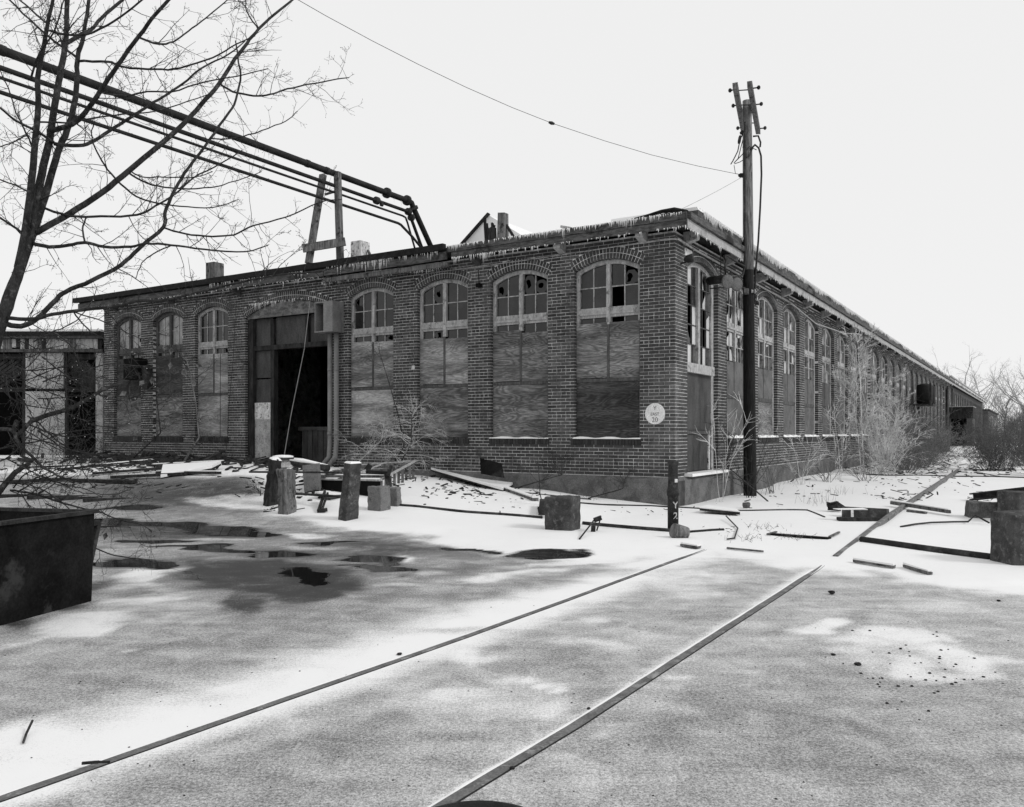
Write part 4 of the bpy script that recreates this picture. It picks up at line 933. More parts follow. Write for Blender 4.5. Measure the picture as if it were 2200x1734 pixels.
# wires
def cat(a, b2, sag, n=24): return [a.lerp(b2, i / n) - Z * sag * 4 * (i / n) * (1 - i / n) for i in range(n + 1)]
mb = MB(); a = P(620, -10, 13.5); b2 = pp(1594, 376, -.1); mid_ = P(1185, 265, 17.0)
pts = [P(px, py, 13.5 + (18.4 - 13.5) * (px - 620) / 974) for px, py in ((620, -12), (700, 34), (800, 88), (900, 139), (1000, 187), (1100, 231), (1185, 264.5), (1300, 303), (1400, 333), (1500, 357), (1594, 376))]
mb.tube(pts, .005, 5); mb.lathe(pts[6], [(.02, -.06), (.035, 0), (.02, .06)], 6, Vector((1, .3, -.2))); tag(mb.build('span_wire', M['wire']), 'long sagging wire from the utility pole to the upper left', 'wire')
mb = MB(); mb.tube(cat(pp(1595, 380, -.1), RF(-.2, 5.6, .1), .02), .006, 5); tag(mb.build('guy_wire', M['palewire']), 'thin pale wire from the utility pole down to the roof corner', 'wire')
# floodlights between pole and wall
fl = thing('floodlight_bracket', RF(1.9, 4.6, .3), 'pair of old dish floodlights on a bracket between wall and utility pole', 'lamp')
mb = MB(); mb.tube([P(1523, 604, 17.5), P(1556, 599, 17.1)], .085, 14); mb.build('housing', M['rust'], fl, True)
for (px, py, d) in ((1563, 605, 17.0), (1583, 611, 17.6)):
    mb = MB(); mb.lathe(P(px, py, d), [(.02, -.1), (.06, -.09), (.12, -.03), (.145, .0), (.12, .012), (.04, .015)], 20, Vector((.35, -.9, -.12))); mb.build('dish', M['concrete'], fl, True)
mb = MB(); mb.tube([P(1525, 620, 17.6), P(1560, 617, 17.4), P(1600, 618, 18.2)], .014, 6); mb.tube([P(1548, 530, 17.3), P(1549, 600, 17.2)], .01, 6)
mb.tube([P(1559, 590, 17.1), P(1558, 572, 17.1), P(1560, 560, 17.3), P(1556, 553, 17.3), P(1557, 549, 17.3), P(1562, 549, 17.4), P(1577, 560, 17.7), P(1600, 572, 18.2)], .02, 7); mb.build('bracket', M['rust'], fl, True)
wl = thing('wall_lamp', RF(.45, 4.75, .1), 'small shaded lamp pointing out from the corner above the tall broken window', 'lamp')
mb = MB(); mb.lathe(P(1483, 555, 15.9), [(.03, -.12), (.075, -.06), (.08, .05), (.05, .06)], 14, Vector((.8, -.4, .15))); mb.build('shade', M['rust'], wl, True)
mb = MB(); mb.tube([RF(.3, 4.72, 0), RF(.3, 4.74, .12), P(1476, 559, 15.95)], .018, 6); mb.build('arm', M['rust'], wl)
mb = MB(); mb.wbox(RF, .5, .95, 4.93, 5.07, -.005, .012); mb.build('splash_plate', M['chip_white'], wl)
# drum transformers on the long wall
dt = thing('drum_transformers', RF(38, 2.9, .5), 'dark drum transformers on a bracket platform high on the long wall', 'transformer')
for s0 in (37.0, 38.2): mb = MB(); mb.lathe(RF(s0, 3.05, .6), [(.3, 0), (.42, .06), (.42, 1.0), (.36, 1.08), (.1, 1.15)], 18); mb.build('drum', M['rubber'], dt, True)
mb = MB(); mb.wbox(RF, 36.4, 38.8, 2.95, 3.04, .05, 1.1); mb.wbox(RF, 36.4, 36.5, 2.5, 2.95, .05, .2); mb.wbox(RF, 38.6, 38.7, 2.5, 2.95, .05, .2); mb.wbox(RF, 36.4, 36.5, 3.04, 4.2, .9, 1.0); mb.wbox(RF, 38.7, 38.8, 3.04, 4.2, .9, 1.0); mb.build('platform', M['rust'], dt)
mb = MB(); mb.tube([RF(37.6, 2.95, .6), RF(37.6, 2.4, .5)], .06, 8); mb.build('cable_end', M['frame'], dt)
# porch far along
po_ = thing('entrance_porch', RF(60.5, .4, .9), 'dark square porch projecting from the far stretch of the long wall', 'porch')
mb = MB(); mb.wbox(RF, 59.5, 63, .2, 3.4, 1.55, 1.75); mb.wbox(RF, 59.5, 59.7, .2, 3.4, 1.35, 1.55); mb.wbox(RF, 59.5, 59.7, .2, 3.4, .01, .25); mb.build('wall', M['farbrick'], po_)
mb = MB(); mb.wbox(RF, 59.45, 63, 2.55, 3.45, .01, 1.8); mb.build('canopy', M['wood_dark'], po_)
mb = MB(); mb.wbox(RF, 62.8, 63, .2, 2.6, .01, 1.5); mb.build('inner_door', M['black'], po_)
mb = MB(); mb.wbox(RF, 59.4, 63, 3.451, 3.5, .01, 1.83); mb.build('roof_trim', M['frame'], po_)
# far lower building
fb = thing('far_annex', RF(122, .3, 0), 'lower dark building just beyond the end of the long factory', 'building')
mb = MB(); mb.wbox(RF, 115, 150, 0, 4.4, -6, .6); mb.build('wall', M['farbrick'], fb)
mb = MB(); mb.wbox(RF, 114.8, 150.2, 4.4, 4.6, -6.2, .8); mb.build('roof', M['tar'], fb)
for k in range(6): mb = MB(); mb.wbox(RF, 117 + k * 5, 119.5 + k * 5, 1.2, 3.8, .59, .62); mb.build('window', M['glass'], fb)
# pier-like pilasters of the far stretch
for k in range(2):
    mb = MB(); s0 = (59.0, 63.3)[k]; mb.wbox(RF, s0, s0 + .4, .58, 5.1, .001, .12); mb.build('pilaster', M['farbrick'], bld)

# ------------------------------------------------------------------ dumpster
e1 = Vector((-.238, -.971, 0)); e2 = Vector((-.971, .238, 0)); d0 = GM(203, 1292) ; d0.z = 0
bn = thing('steel_dumpster', d0 + e1 * 1.2 + e2 * .8, 'rusty dark steel dumpster filled with snow at the left edge', 'dumpster')
def DB(u, v, z): return d0 + e1 * u + e2 * v + Z * z + (Vector() if z > .3 else (e2 * .03))
Lb, Wb, Hb = 2.6, 1.25, .757
def dq(mb, u0, u1, v0, v1, z0, z1): mb.hexa([DB(u0, v0, z0), DB(u1, v0, z0), DB(u1, v0, z1), DB(u0, v0, z1), DB(u0, v1, z0), DB(u1, v1, z0), DB(u1, v1, z1), DB(u0, v1, z1)])
for (u0, u1, v0, v1) in ((0, Lb, 0, .02), (0, Lb, Wb, Wb + .02), (0, .02, .021, Wb - .001), (Lb - .02, Lb, .021, Wb - .001)):
    mb = MB(); dq(mb, u0, u1, v0, v1, 0, Hb); mb.build('side_panel', M['bin'], bn)
mb = MB(); dq(mb, -.02, Lb, -.03, .035, Hb, Hb + .03); dq(mb, -.02, Lb, Wb - .015, Wb + .05, Hb, Hb + .03); dq(mb, -.019, .035, .036, Wb - .016, Hb + .001, Hb + .029); mb.build('rim', M['rust'], bn)
mb = MB(); n = 12; vs = []
for i in range(n + 1):
    for j in range(n + 1): vs.append(DB(.02 + (Lb - .04) * i / n, .02 + (Wb - .04) * j / n, Hb - .10 + .06 * math.sin(i * .9) * math.sin(j * .8)))
mb.add(vs, [(i * (n + 1) + j, i * (n + 1) + j + 1, (i + 1) * (n + 1) + j + 1, (i + 1) * (n + 1) + j) for i in range(n) for j in range(n)]); mb.build('snow_load', M['snow'], bn, True)
mb = MB(); mb.beam(DB(-.01, .05, .66), DB(-.17, .1, .66), .03, .04); mb.beam(DB(-.16, .1, .66), DB(-.0, .05, .22), .04, .05); mb.beam(DB(.0, 1.0, .66), DB(-.16, 1.0, .66), .03, .04); mb.build('lifting_bracket', M['rust'], bn)

# ------------------------------------------------------------------ bollard, blocks, posts
bp = GM(1446, 1146)
bo = thing('pipe_bollard', bp, 'rusty pipe bollard with a joint collar and painted white Y 2', 'bollard')
hb = .74 * 1.0; ppm = bp.y / F; Hh = (1146 - 995) * ppm
mb = MB(); mb.lathe(bp - Z * .1, [(.078, 0), (.078, Hh * .5 + .1), (.09, Hh * .5 + .11), (.092, Hh * .5 + .17), (.08, Hh * .5 + .2), (.072, Hh * .5 + .22), (.07, Hh + .04), (.08, Hh + .05), (.08, Hh + .09), (.06, Hh + .1)], 20); mb.build('pipe', M['rust'], bo, True)
Fv = Vector((0, -1, 0)); 
def bt2(body, size, z, dx=.022):
    cu = bpy.data.curves.new('lettering', 'FONT'); cu.body = body; cu.size = size; cu.align_x = 'CENTER'; cu.extrude = .001; cu.offset = .003
    ob = bpy.data.objects.new('t', cu); COL.objects.link(ob); me = bpy.data.meshes.new_from_object(ob.evaluated_get(bpy.context.evaluated_depsgraph_get())); bpy.data.objects.remove(ob)
    for v in me.vertices:
        a = (v.co.x + dx) / .08; x = math.sin(a) * .0805; y = -math.cos(a) * .0805; v.co = Vector((x, y, v.co.y + z))
    me.materials.clear(); me.materials.append(M['signpaint']); o = bpy.data.objects.new('lettering', me); COL.objects.link(o); o.parent = bo
bt2('Y', .13, Hh * .5 - .17); bt2('2', .13, Hh * .5 - .32)
mb = MB(); mb.box(bp + Vector((.03, -.074, Hh * .72)), .04, .006, .05); mb.build('sticker', M['signpaint'], bo)
def block(px0, px1, pyb, pyt, mat, label, cat='concrete block', yaw=20, depth=None, top=1.0, name='concrete_block', jit=.015, snowcap=False, taper=1.0, lean=0):
    c = GM((px0 + px1) / 2, pyb); m_ = c.y / F; w = (px1 - px0) * m_; h = (pyb - pyt) * m_; a = math.radians(yaw)
    tot = abs(math.cos(a)) + abs(math.sin(a)) * (depth or 1); side_ = w / tot
    Xa = Vector((math.cos(a), math.sin(a), 0)); Ya = Vector((-math.sin(a), math.cos(a), 0)); sx = side_; sy = side_ * (depth or 1)
    base = c + Vector((0, sy * .4, 0)); q = []
    for y_ in (-1, 1):
        for (x_, z_) in ((-1, 0), (1, 0), (1, 1), (-1, 1)):
            k_ = taper if z_ else 1
            q.append(base + Xa * x_ * sx / 2 * k_ + Ya * y_ * sy / 2 * k_ + Z * (h * z_ - .12 * (1 - z_)) + Vector((lean * z_ * h, 0, 0)) + Vector([random.uniform(-jit, jit) for _ in range(3)]))
    mb = MB(); mb.hexa(q); o = mb.build(name, mat, None, bevel=.018); tag(o, label, cat)
    md = o.modifiers.new('sub', 'SUBSURF'); md.subdivision_type = 'SIMPLE'; md.levels = md.render_levels = 4
    tx = bpy.data.textures.new('rough', 'CLOUDS'); tx.noise_scale = .09; tx.noise_depth = 4
    md = o.modifiers.new('rough', 'DISPLACE'); md.texture = tx; md.strength = .03 if 'timber' not in name else .07; md.mid_level = .5; md.texture_coords = 'LOCAL'
    if snowcap:
        top_ = [q[3], q[2], q[6], q[7]]; mb = MB(); mb.hexa([p + Z * .001 for p in top_] + [p.lerp((q[3] + q[6]) / 2, .25) + Z * .03 for p in top_]); mb.build('snow_cap', M['snow'], o)
    return o, base, h
block(1171, 1252, 1146, 1075, M['conc_dark'], 'squat dark concrete block standing alone in the snow in front of the corner', yaw=-27, depth=.8)
block(787, 838, 1102, 1050, M['conc_light'], 'pale concrete block beside the leaning concrete post', yaw=-36, depth=.7)
block(830, 863, 1092, 1052, M['conc_light'], 'smaller cracked concrete block touching the pale one', yaw=-36, depth=.5)
block(722, 768, 1120, 998, M['conc_dark'], 'tall tapered concrete post with squared top at the snow edge', 'concrete post', yaw=48, depth=1, taper=.82, lean=.08, name='concrete_post', snowcap=True)
block(559, 592, 1087, 988, M['wood_dark'], 'left one of the two rotten timber posts at the driveway edge', 'timber post', yaw=-52, depth=1, name='timber_post', taper=.86, lean=.14, jit=.03, snowcap=True)
block(594, 634, 1105, 1010, M['wood_old'], 'front rotten timber post with pale split side', 'timber post', yaw=56, depth=1, name='timber_post', taper=.85, lean=-.03, jit=.035)
block(2166, 2289, 1222, 1113, M['conc_dark'], 'large speckled concrete block cut off by the right edge', yaw=3, depth=.7)
block(2178, 2289, 1125, 1065, M['conc_dark'], 'upper grey concrete block behind the large one at right edge', yaw=4, depth=.7)
block(2088, 2143, 1116, 1084, M['stone'], 'rounded stone like concrete lump left of the right edge blocks', yaw=-8, depth=.8, taper=1.05, jit=.04)
# bell shaped snow capped hydrant head
p = P(608, 1008, 15.6); hy = thing('bell_shaped_fitting', onmesh(Vector((p.x, p.y + .1, 0))), 'pale bell shaped fitting under a round snow capped lid between the timber posts', 'fitting')
mb = MB(); mb.lathe(P(608, 1004, 15.7), [(.2, 0), (.18, .02), (.14, .06), (.12, .14), (.08, .19), (.03, .21)], 20); mb.build('bell', M['frame'], hy, True)
mb = MB(); zt = P(608, 992, 15.7); mb.lathe(zt + Z * .05, [(.2, 0), (.2, .025), (.05, .03)], 20); mb.build('lid', M['rust'], hy); mb = MB(); mb.lathe(zt + Z * .078, [(.195, 0), (.19, .03), (.12, .045), (.02, .05)], 20); mb.build('snow_cap', M['snow'], hy, True)
g0 = onmesh(Vector((P(608, 1004, 15.7).x, 15.7, 0)), -.1); mb = MB(); mb.tube([g0, P(608, 1003, 15.7)], .05, 10); mb.build('stem', M['rust'], hy)
def rod(pts, r, mat, label, cat, name='steel_bar', n=8, smooth=True): mb = MB(); mb.tube(pts, r, n); return tag(mb.build(name, mat, None, smooth), label, cat)
rod([P(536, 1014, 15.2), P(728, 1015, 13.9)], .018, M['rust'], 'upper straight iron bar across the posts', 'iron bar')
rod([P(576, 1055, 16.2), P(600, 1058, 15.3), P(730, 1067, 13.9)], .022, M['rust'], 'lower iron bar running into the concrete post', 'iron bar')
# snow covered tube behind
a, b2 = P(622, 994, 16.6), P(705, 1006, 16.2); t_ = thing('plastic_tube', onmesh(a.lerp(b2, .5)), 'bent tube coated with snow lying on rubble by the doorway', 'tube')
mb = MB(); mb.tube([a, a.lerp(b2, .35) + Z * .0, b2], .07, 10); mb.build('tube', M['rust'], t_, True); mb = MB(); mb.tube([a + Z * .055, a.lerp(b2, .35) + Z * .06, b2 + Z * .05], [.05, .06, .02], 8); mb.build('snow_cap', M['snow'], t_, True)
mb = MB(); c = GM(672, 1060); mb.beam(c, c + Z * .5 + Vector((-.02, 0, 0)), .28, .2, Vector((0, 1, 0)), .02); tag(mb.build('concrete_stump', M['conc_light']), 'pale concrete stump under the snow coated tube', 'concrete stump')
# metal rack / bin of bed frames
rk = thing('slatted_crate', GM(800, 1050), 'low dark open metal crate with rows of slats and a barred side', 'crate')
zc1 = .62
def RK(px, py, d): return P(px, py, d)
A_, B_ = RK(660, 1029, 15.9), RK(816, 1032, 14.9); D_, C_ = RK(760, 999, 18.6), RK(893, 990, 18.0)
def low(p, z=None): return Vector((p.x, p.y, onmesh(p).z - .05))
mb = MB(); mb.add([A_, B_, low(B_), low(A_)], [(0, 1, 2, 3)]); 
q = [A_, B_, low(B_), low(A_)]; off = Vector((.1, .5, 0)).normalized() * .03; mb = MB(); mb.hexa([v for v in q] + [v + off for v in q]); mb.build('front_panel', M['black'], rk)
mb = MB(); q = [A_, D_, low(D_), low(A_)]; mb.hexa(q + [v + Vector((-.03, .0, 0)) for v in q]); mb.build('side_panel', M['rust'], rk)
for (u, w) in ((A_, B_), (B_, C_), (C_, D_), (D_, A_)): mb = MB(); mb.beam(u, w, .05, .03); mb.build('top_rail', M['frame'], rk)
for k in range(1, 6): mb = MB(); mb.beam(A_.lerp(D_, k / 6), B_.lerp(C_, k / 6), .012, .05 if k % 2 else .02); mb.build('slat', M['wood_old'], rk)
mb = MB(); mb.beam(A_.lerp(B_, .5) + Z * .01, D_.lerp(C_, .55) + Z * .01, .03, .03); mb.build('top_rail', M['frame'], rk)
for k in range(9): p = B_.lerp(C_, (k + .3) / 9); mb = MB(); mb.beam(p - Z * .02, low(p) + Z * .0, .03, .05); mb.build('bar', M['wood_old'], rk)
mb = MB(); mb.beam(low(B_) + Z * .06, low(C_) + Z * .06, .04, .04); mb.build('bottom_rail', M['wood_old'], rk)
mb = MB(); mb.beam(P(838, 1052, 15.0), P(832, 1020, 15.1), .09, .12, Vector((0, 1, 0)), .01); mb.beam(P(834, 1022, 15.0), P(841, 1001, 15.0), .05, .12, Vector((0, 1, 0)), .01); mb.beam(P(790, 1014, 15.4), P(836, 1016, 15.2), .1, .06, Z, .01); tag(mb.build('broken_metal_leg', M['rust']), 'bent dark metal channel leaning out of the crate', 'metal scrap')
mb = MB(); mb.beam(P(788, 1010, 16), P(796, 999, 16), .1, .1, Vector((0, 1, 0))); tag(mb.build('metal_stub', M['rust']), 'short dark metal stub lying on top of the crate slats', 'metal scrap')
def plank(pa, pb_, w, h, mat, label, cat='plank', name='plank', dz=.02, snowy=False, jit=.004):
    a = GM(*pa, dz); b2 = GM(*pb_, dz); mb = MB(); mb.beam(a, b2, w, h, Z, jit); o = mb.build(name, mat); tag(o, label, cat)
    if snowy: mb = MB(); mb.beam(a + Z * (h / 2 + .012), b2 + Z * (h / 2 + .012), w * .85, .02, Z, .004); mb.build('snow_cap', M['snow'], o)
    return o
# ramp board with snow and dark plate
mb = MB(); q = [GM(912, 1024, .16), GM(1080, 1060, .02), GM(1110, 1045, .05), GM(960, 1010, .2)]; mb.hexa(q + [v - Z * .03 for v in q]); o = mb.build('snowy_board', M['wood_dark']); tag(o, 'wide board thick with snow sloping beside the crate', 'board')
mb = MB(); mb.hexa([v + Z * .002 for v in q] + [v + Z * .05 for v in q]); mb.build('snow_cap', M['snow'], o)
mb = MB(); q = [P(1033, 1018, 17.2), P(1084, 1027, 16.9), P(1078, 996, 17.1), P(1031, 984, 17.4)]; mb.hexa(q + [v + Vector((0, .03, 0)) for v in q]); tag(mb.build('steel_plate', M['bin']), 'dark steel plate standing on edge against the wall base', 'plate')
mb = MB(); q = [GM(1030, 1024, .05), GM(1118, 1040, .03), GM(1108, 1032, .03), GM(1040, 1018, .05)]; mb.hexa([v + Z * .03 for v in q] + [v - Z * .02 for v in q]); tag(mb.build('board', M['wood_old']), 'short board under the standing steel plate', 'board')
plank((1086, 1058), (1150, 1082), .12, .07, M['wood_old'], 'thick grey timber half buried below the steel plate', snowy=True)
plank((1000, 1044), (1096, 1036), .04, .03, M['wood_dark'], 'thin dark lath beside the snowy board')
plank((1095, 1062), (1270, 1078), .03, .02, M['wood_dark'], 'long thin lath lying towards the corner')
for i, (a, b2, r, lab) in enumerate([((838, 1090), (1165, 1120), .022, 'thin steel pipe on the snow between the concrete blocks'), ((1252, 1131), (1460, 1149), .028, 'dark pipe lying from the lone block to the bollard'), ((1475, 1150), (1555, 1146), .018, 'thin pipe end beyond the bollard'),
        ((1240, 1086), (1560, 1100), .014, 'long cable on the snow in front of the brick corner'), ((1555, 1101), (1735, 1102), .014, 'cable stretch in front of the utility pole'), ((1735, 1102), (1772, 1116), .012, 'curled cable end near the brick lump'),
        ((1850, 1171), (2128, 1209), .04, 'heavy steel pipe lying from the rail to the large block'), ((1860, 1023), (2210, 1029), .02, 'straight pipe lying across the far track')]):
    pts = [GM(a[0] + (b2[0] - a[0]) * k / 6, a[1] + (b2[1] - a[1]) * k / 6, r * .7) for k in range(7)]; rod(pts, r, M['rust'], lab, 'pipe' if 'pipe' in lab else 'cable', name='ground_pipe' if 'pipe' in lab else 'ground_cable')
plank((1915, 1092), (2040, 1113), .05, .06, M['wood_old'], 'round weathered pole lying across the raised rail', dz=.07, snowy=True)
plank((1950, 1105), (1990, 1110), .05, .04, M['wood_old'], 'short weathered stick right of the raised rail')
rod([GM(1935, 1137, .01), GM(1965, 1134, .02), GM(2000, 1133, .03), GM(2045, 1131, .03), GM(2080, 1131, .04), GM(2095, 1127, .12), GM(2125, 1133, .04)], .014, M['wire'], 'twisted wire rope curling to the blocks at the right', 'wire rope', 'wire_rope')
# curb fragment with white mark
c = GM(1860, 1115); cb = thing('kerb_fragment', c, 'dark rectangular kerb stone with a white painted mark beside the rail', 'kerb stone')
mb = MB(); a, b2 = GM(1812, 1113, .06), GM(1908, 1119, .06); mb.beam(a, b2, .22, .2, Z, .012); mb.build('block', M['conc_dark'], cb)
mb = MB(); q = a.lerp(b2, .16); mb.box(q + Vector((0, -.125, .0)), .08, .01, .15); mb.build('painted_mark', M['signpaint'], cb)
mb = MB(); a, b2 = GM(1800, 1123, .03), GM(1905, 1124, .03); mb.beam(a, b2, .12, .05, Z, .01); mb.build('splintered_board', M['wood_dark'], cb)
mb = MB(); mb.beam(a + Z * .12 + Vector((0, .1, .03)), b2 + Z * .12 + Vector((-.3, .1, .03)), .16, .015, Z, .005); mb.build('snow_cap', M['snow'], cb)
mb = MB(); c = GM(1792, 1103, .1); mb.rock(c, .17, .8); tag(mb.build('broken_concrete', M['rubble']), 'angular dark lump left of the kerb stone', 'stone')
mb = MB(); mb.rock(GM(1604, 1096, .06), .09, .9); tag(mb.build('stone', M['stone']), 'small rounded stone at the foot of the utility pole', 'stone')
# steel beam at right edge
mb = MB(); a = GM(2092, 1079, .14); b2 = P(2215, 1047, 15.9); mb.beam(a, b2, .2, .03); mb.beam(a - Z * .12, b2 - Z * .12, .2, .03); mb.beam(a - Z * .06, b2 - Z * .06, .03, .1); tag(mb.build('steel_beam', M['rust']), 'dark steel beam leaning on the blocks at the right edge', 'beam')
# slot / trench frame
mb = MB(); a, b2 = GM(1655, 1154, .012), GM(1782, 1164, .012); mb.beam(a, b2, .12, .02); tag(mb.build('sunken_board', M['black']), 'dark narrow slot board between the rail ends', 'board')
mb = MB(); mb.beam(GM(1782, 1162, .02), GM(1803, 1152, .02), .03, .02); mb.beam(GM(1649, 1156, .02), GM(1668, 1150, .02), .03, .02); tag(mb.build('lath', M['wood_old']), 'short laths at both ends of the dark slot', 'lath')
plank((1562, 1182), (1640, 1190), .03, .02, M['wood_old'], 'thin lath in the snow right of the left rail end')
plank((1835, 1211), (1922, 1223), .05, .025, M['wood_old'], 'flat lath in front of the heavy steel pipe', snowy=True)
plank((1944, 1222), (1998, 1238), .05, .025, M['wood_old'], 'short lath right of the flat one', snowy=True)
plank((1998, 1185), (2065, 1192), .03, .02, M['wood_dark'], 'thin dark strip above the heavy steel pipe')
plank((1466, 1176), (1502, 1180), .1, .03, M['wood_old'], 'small board lying at the end of the left rail', snowy=True)
mb = MB(); mb.lathe(GM(1460, 1160, .07), [(.1, -.1), (.1, .1)], 12, Vector((.9, .3, -.3))); tag(mb.build('timber_stub', M['wood_old']), 'short sawn timber stub at the foot of the bollard', 'timber stub')
mb = MB(); q = [GM(1503, 1108, .09), GM(1590, 1112, .06), GM(1580, 1106, .06), GM(1520, 1103, .1)]; mb.hexa(q + [v - Z * .04 for v in q]); o = mb.build('bent_sheet', M['rust']); tag(o, 'bent metal sheet right of the bollard with snow on it', 'metal sheet')
mb = MB(); mb.hexa([v + Z * .003 for v in q] + [v + Z * .02 for v in q]); mb.build('snow_cap', M['snow'], o)
rod([GM(1560, 1120, .06), GM(1585, 1143, .02), GM(1578, 1166, .02), GM(1562, 1168, .02)], .01, M['wire'], 'zigzag bent wire right of the bollard', 'wire', 'bent_wire')
mb = MB(); a = GM(1245, 1166, .01); mb.tube([a, P(1276, 1118, 11.9), P(1290, 1115, 11.9), P(1282, 1140, 11.85)], .012, 6); mb.tube([P(1276, 1118, 11.9), P(1292, 1112, 11.9)], .035, 8); mb.beam(P(1274, 1146, 11.8), P(1275, 1130, 11.8), .06, .06); tag(mb.build('bent_iron', M['rust']), 'bent iron rod tool sticking out of snow right of the lone block', 'iron rod')
mb = MB(); mb.beam(GM(1166, 1120, .1), GM(1168, 1096, .1), .1, .12, Vector((1, 0, 0)), .01); mb.beam(GM(1156, 1108, .05), GM(1166, 1108, .06), .08, .1); tag(mb.build('scrap_casting', M['rust']), 'small rusty casting left of the lone block', 'metal scrap')
mb = MB(); a, b2 = GM(684, 1104, .02), GM(698, 1086, .2); mb.beam(a, b2, .04, .05); mb.beam(a + Vector((.05, 0, 0)), b2 + Vector((.05, 0, -.03)), .03, .04); mb.beam(a, a + Vector((.14, -.05, .03)), .08, .06); tag(mb.build('charred_stick', M['wood_dark']), 'charred stick bundle in snow left of the concrete post', 'stick')
mb = MB(); mb.beam(GM(692, 1073, .05), GM(722, 1078, .05), .3, .05); o = mb.build('flat_stone', M['stone']); tag(o, 'flat snowy slab behind the concrete post', 'slab'); mb = MB(); mb.beam(GM(690, 1073, .09), GM(720, 1078, .09), .28, .03); mb.build('snow_cap', M['snow'], o)
# black round lid, bottom of the frame
c = G(1032, 1790); c.z = 0; md_ = thing('tyre', c, 'top of a black rubber tyre lying flat at the bottom edge', 'tyre')
yc = 2.72; xc = (1030 - CX) / F * 2.9
mb = MB(); prof = [(r_ * .82, h_) for r_, h_ in [(.17, .03), (.24, .0), (.3, .02), (.33, .07), (.335, .11), (.31, .15), (.25, .17), (.18, .15), (.165, .1)]]
vs = [Vector((xc + r * math.cos(k * 2 * math.pi / 40), yc - .02 + r * math.sin(k * 2 * math.pi / 40), h)) for r, h in prof for k in range(40)]; K = len(prof)
mb.add(vs, [(i * 40 + k, i * 40 + (k + 1) % 40, ((i + 1) % K) * 40 + (k + 1) % 40, ((i + 1) % K) * 40 + k) for i in range(K) for k in range(40)])
tyo = mb.build('tread', M['rubber'], md_, True)
mb = MB()
for k in range(40): an = k * 2 * math.pi / 40; dd_ = Vector((math.cos(an), math.sin(an), 0)); cc_ = Vector((xc, yc - .02, 0)) + dd_ * .274; mb.box(cc_ + Z * .08, .006, .02, .07, (dd_, Vector((-dd_.y, dd_.x, 0)), Z))
mb.build('tread_lugs', M['rubber'], md_)
# small things on the snow
rod([GM(50, 1600, .01), GM(56, 1582, .01), GM(70, 1570, .05)], .006, M['twig'], 'tiny bent twig on the white drift at lower left', 'twig', 'fallen_twig', 5)
mb = MB(); mb.beam(GM(176, 1655, .03), GM(212, 1652, .03), .012, .01); mb.beam(GM(212, 1652, .03), GM(236, 1651, .028), .01, .008); tag(mb.build('fallen_stick', M['wood_dark']), 'short stick lying across the near end of the left rail', 'stick')
mb = MB(); mb.rock(GM(1787, 1277, .02), .035); tag(mb.build('stone', M['rubble']), 'lone dark pebble on the snow right of the rail', 'stone')
mb = MB()
for k in range(60):
    px, py = random.gauss(1960, 90), random.gauss(1435, 35); mb.rock(GM(px, py, .003), random.uniform(.004, .012))
for (px, py, r) in ((1842, 1429, .025), (1790, 1408, .018), (1935, 1395, .012), (2146, 1292, .02), (858, 1407, .02), (1265, 1524, .012), (1100, 1652, .014)): mb.rock(GM(px, py, .006), r)
for k in range(120):
    px = random.uniform(0, 2200); py = random.uniform(1230, 1720); mb.rock(GM(px, py, .001), random.uniform(.003, .007))
o = mb.build('pebbles', M['rubble']); tag(o, 'scattered small dark pebbles over the yard', 'pebbles', kind='stuff')
# debris
mb = MB()
def scatter(cx, cy, sx, sy, n, rmin, rmax, stick=.5):
    for _ in range(n):
        px, py = random.gauss(cx, sx), random.gauss(cy, sy)
        if py < 962: continue
        p = GM(px, py); r = random.uniform(rmin, rmax)
        if random.random() < stick:
            an = random.uniform(0, 3.14); dd_ = Vector((math.cos(an), math.sin(an), random.uniform(-.05, .25))) * r * random.uniform(1.5, 5); mb.beam(p + Z * r * .2, p + dd_ + Z * r * .3, r * .5, r * .25, Z, r * .05)
        else: mb.rock(p + Z * r * .1, r * .6, .5)
scatter(1020, 1055, 60, 12, 70, .02, .08); scatter(960, 1060, 40, 14, 25, .02, .06); scatter(1060, 1070, 60, 10, 30, .02, .05); scatter(660, 1065, 40, 8, 30, .03, .1)
scatter(380, 990, 95, 6, 240, .06, .24, .5); scatter(250, 1000, 150, 9, 200, .04, .14, .8); scatter(560, 1000, 30, 8, 60, .05, .16, .6); scatter(440, 985, 70, 4, 120, .1, .26, .5); scatter(300, 978, 60, 3, 80, .1, .25, .5); scatter(650, 1010, 40, 5, 50, .05, .14, .6); scatter(900, 1030, 50, 8, 50, .03, .08, .6); scatter(470, 985, 40, 5, 90, .05, .15, .5); scatter(350, 985, 110, 5, 160, .08, .2, .6); scatter(620, 1040, 50, 12, 60, .03, .1, .7); scatter(200, 1040, 120, 12, 60, .02, .08, .9); scatter(230, 1005, 130, 8, 80, .03, .1, .8)
scatter(1985, 1000, 90, 16, 260, .03, .1); scatter(1900, 1000, 60, 12, 120, .03, .09); scatter(1990, 1040, 70, 14, 60, .02, .07); scatter(1750, 1065, 110, 18, 40, .02, .07); scatter(1935, 1070, 25, 6, 40, .02, .06); scatter(2130, 1075, 30, 8, 60, .02, .06, .7)
scatter(2140, 1012, 50, 6, 60, .04, .12, .3); scatter(1300, 1100, 160, 10, 40, .01, .04); scatter(1560, 1140, 60, 10, 20, .01, .03); scatter(585, 1095, 20, 5, 20, .02, .06); scatter(1380, 1060, 60, 6, 25, .02, .05)
o = mb.build('rubble_and_splinters', M['rubble']); tag(o, 'dark rubble, splinters and twigs strewn over the snow', 'rubble', kind='stuff')
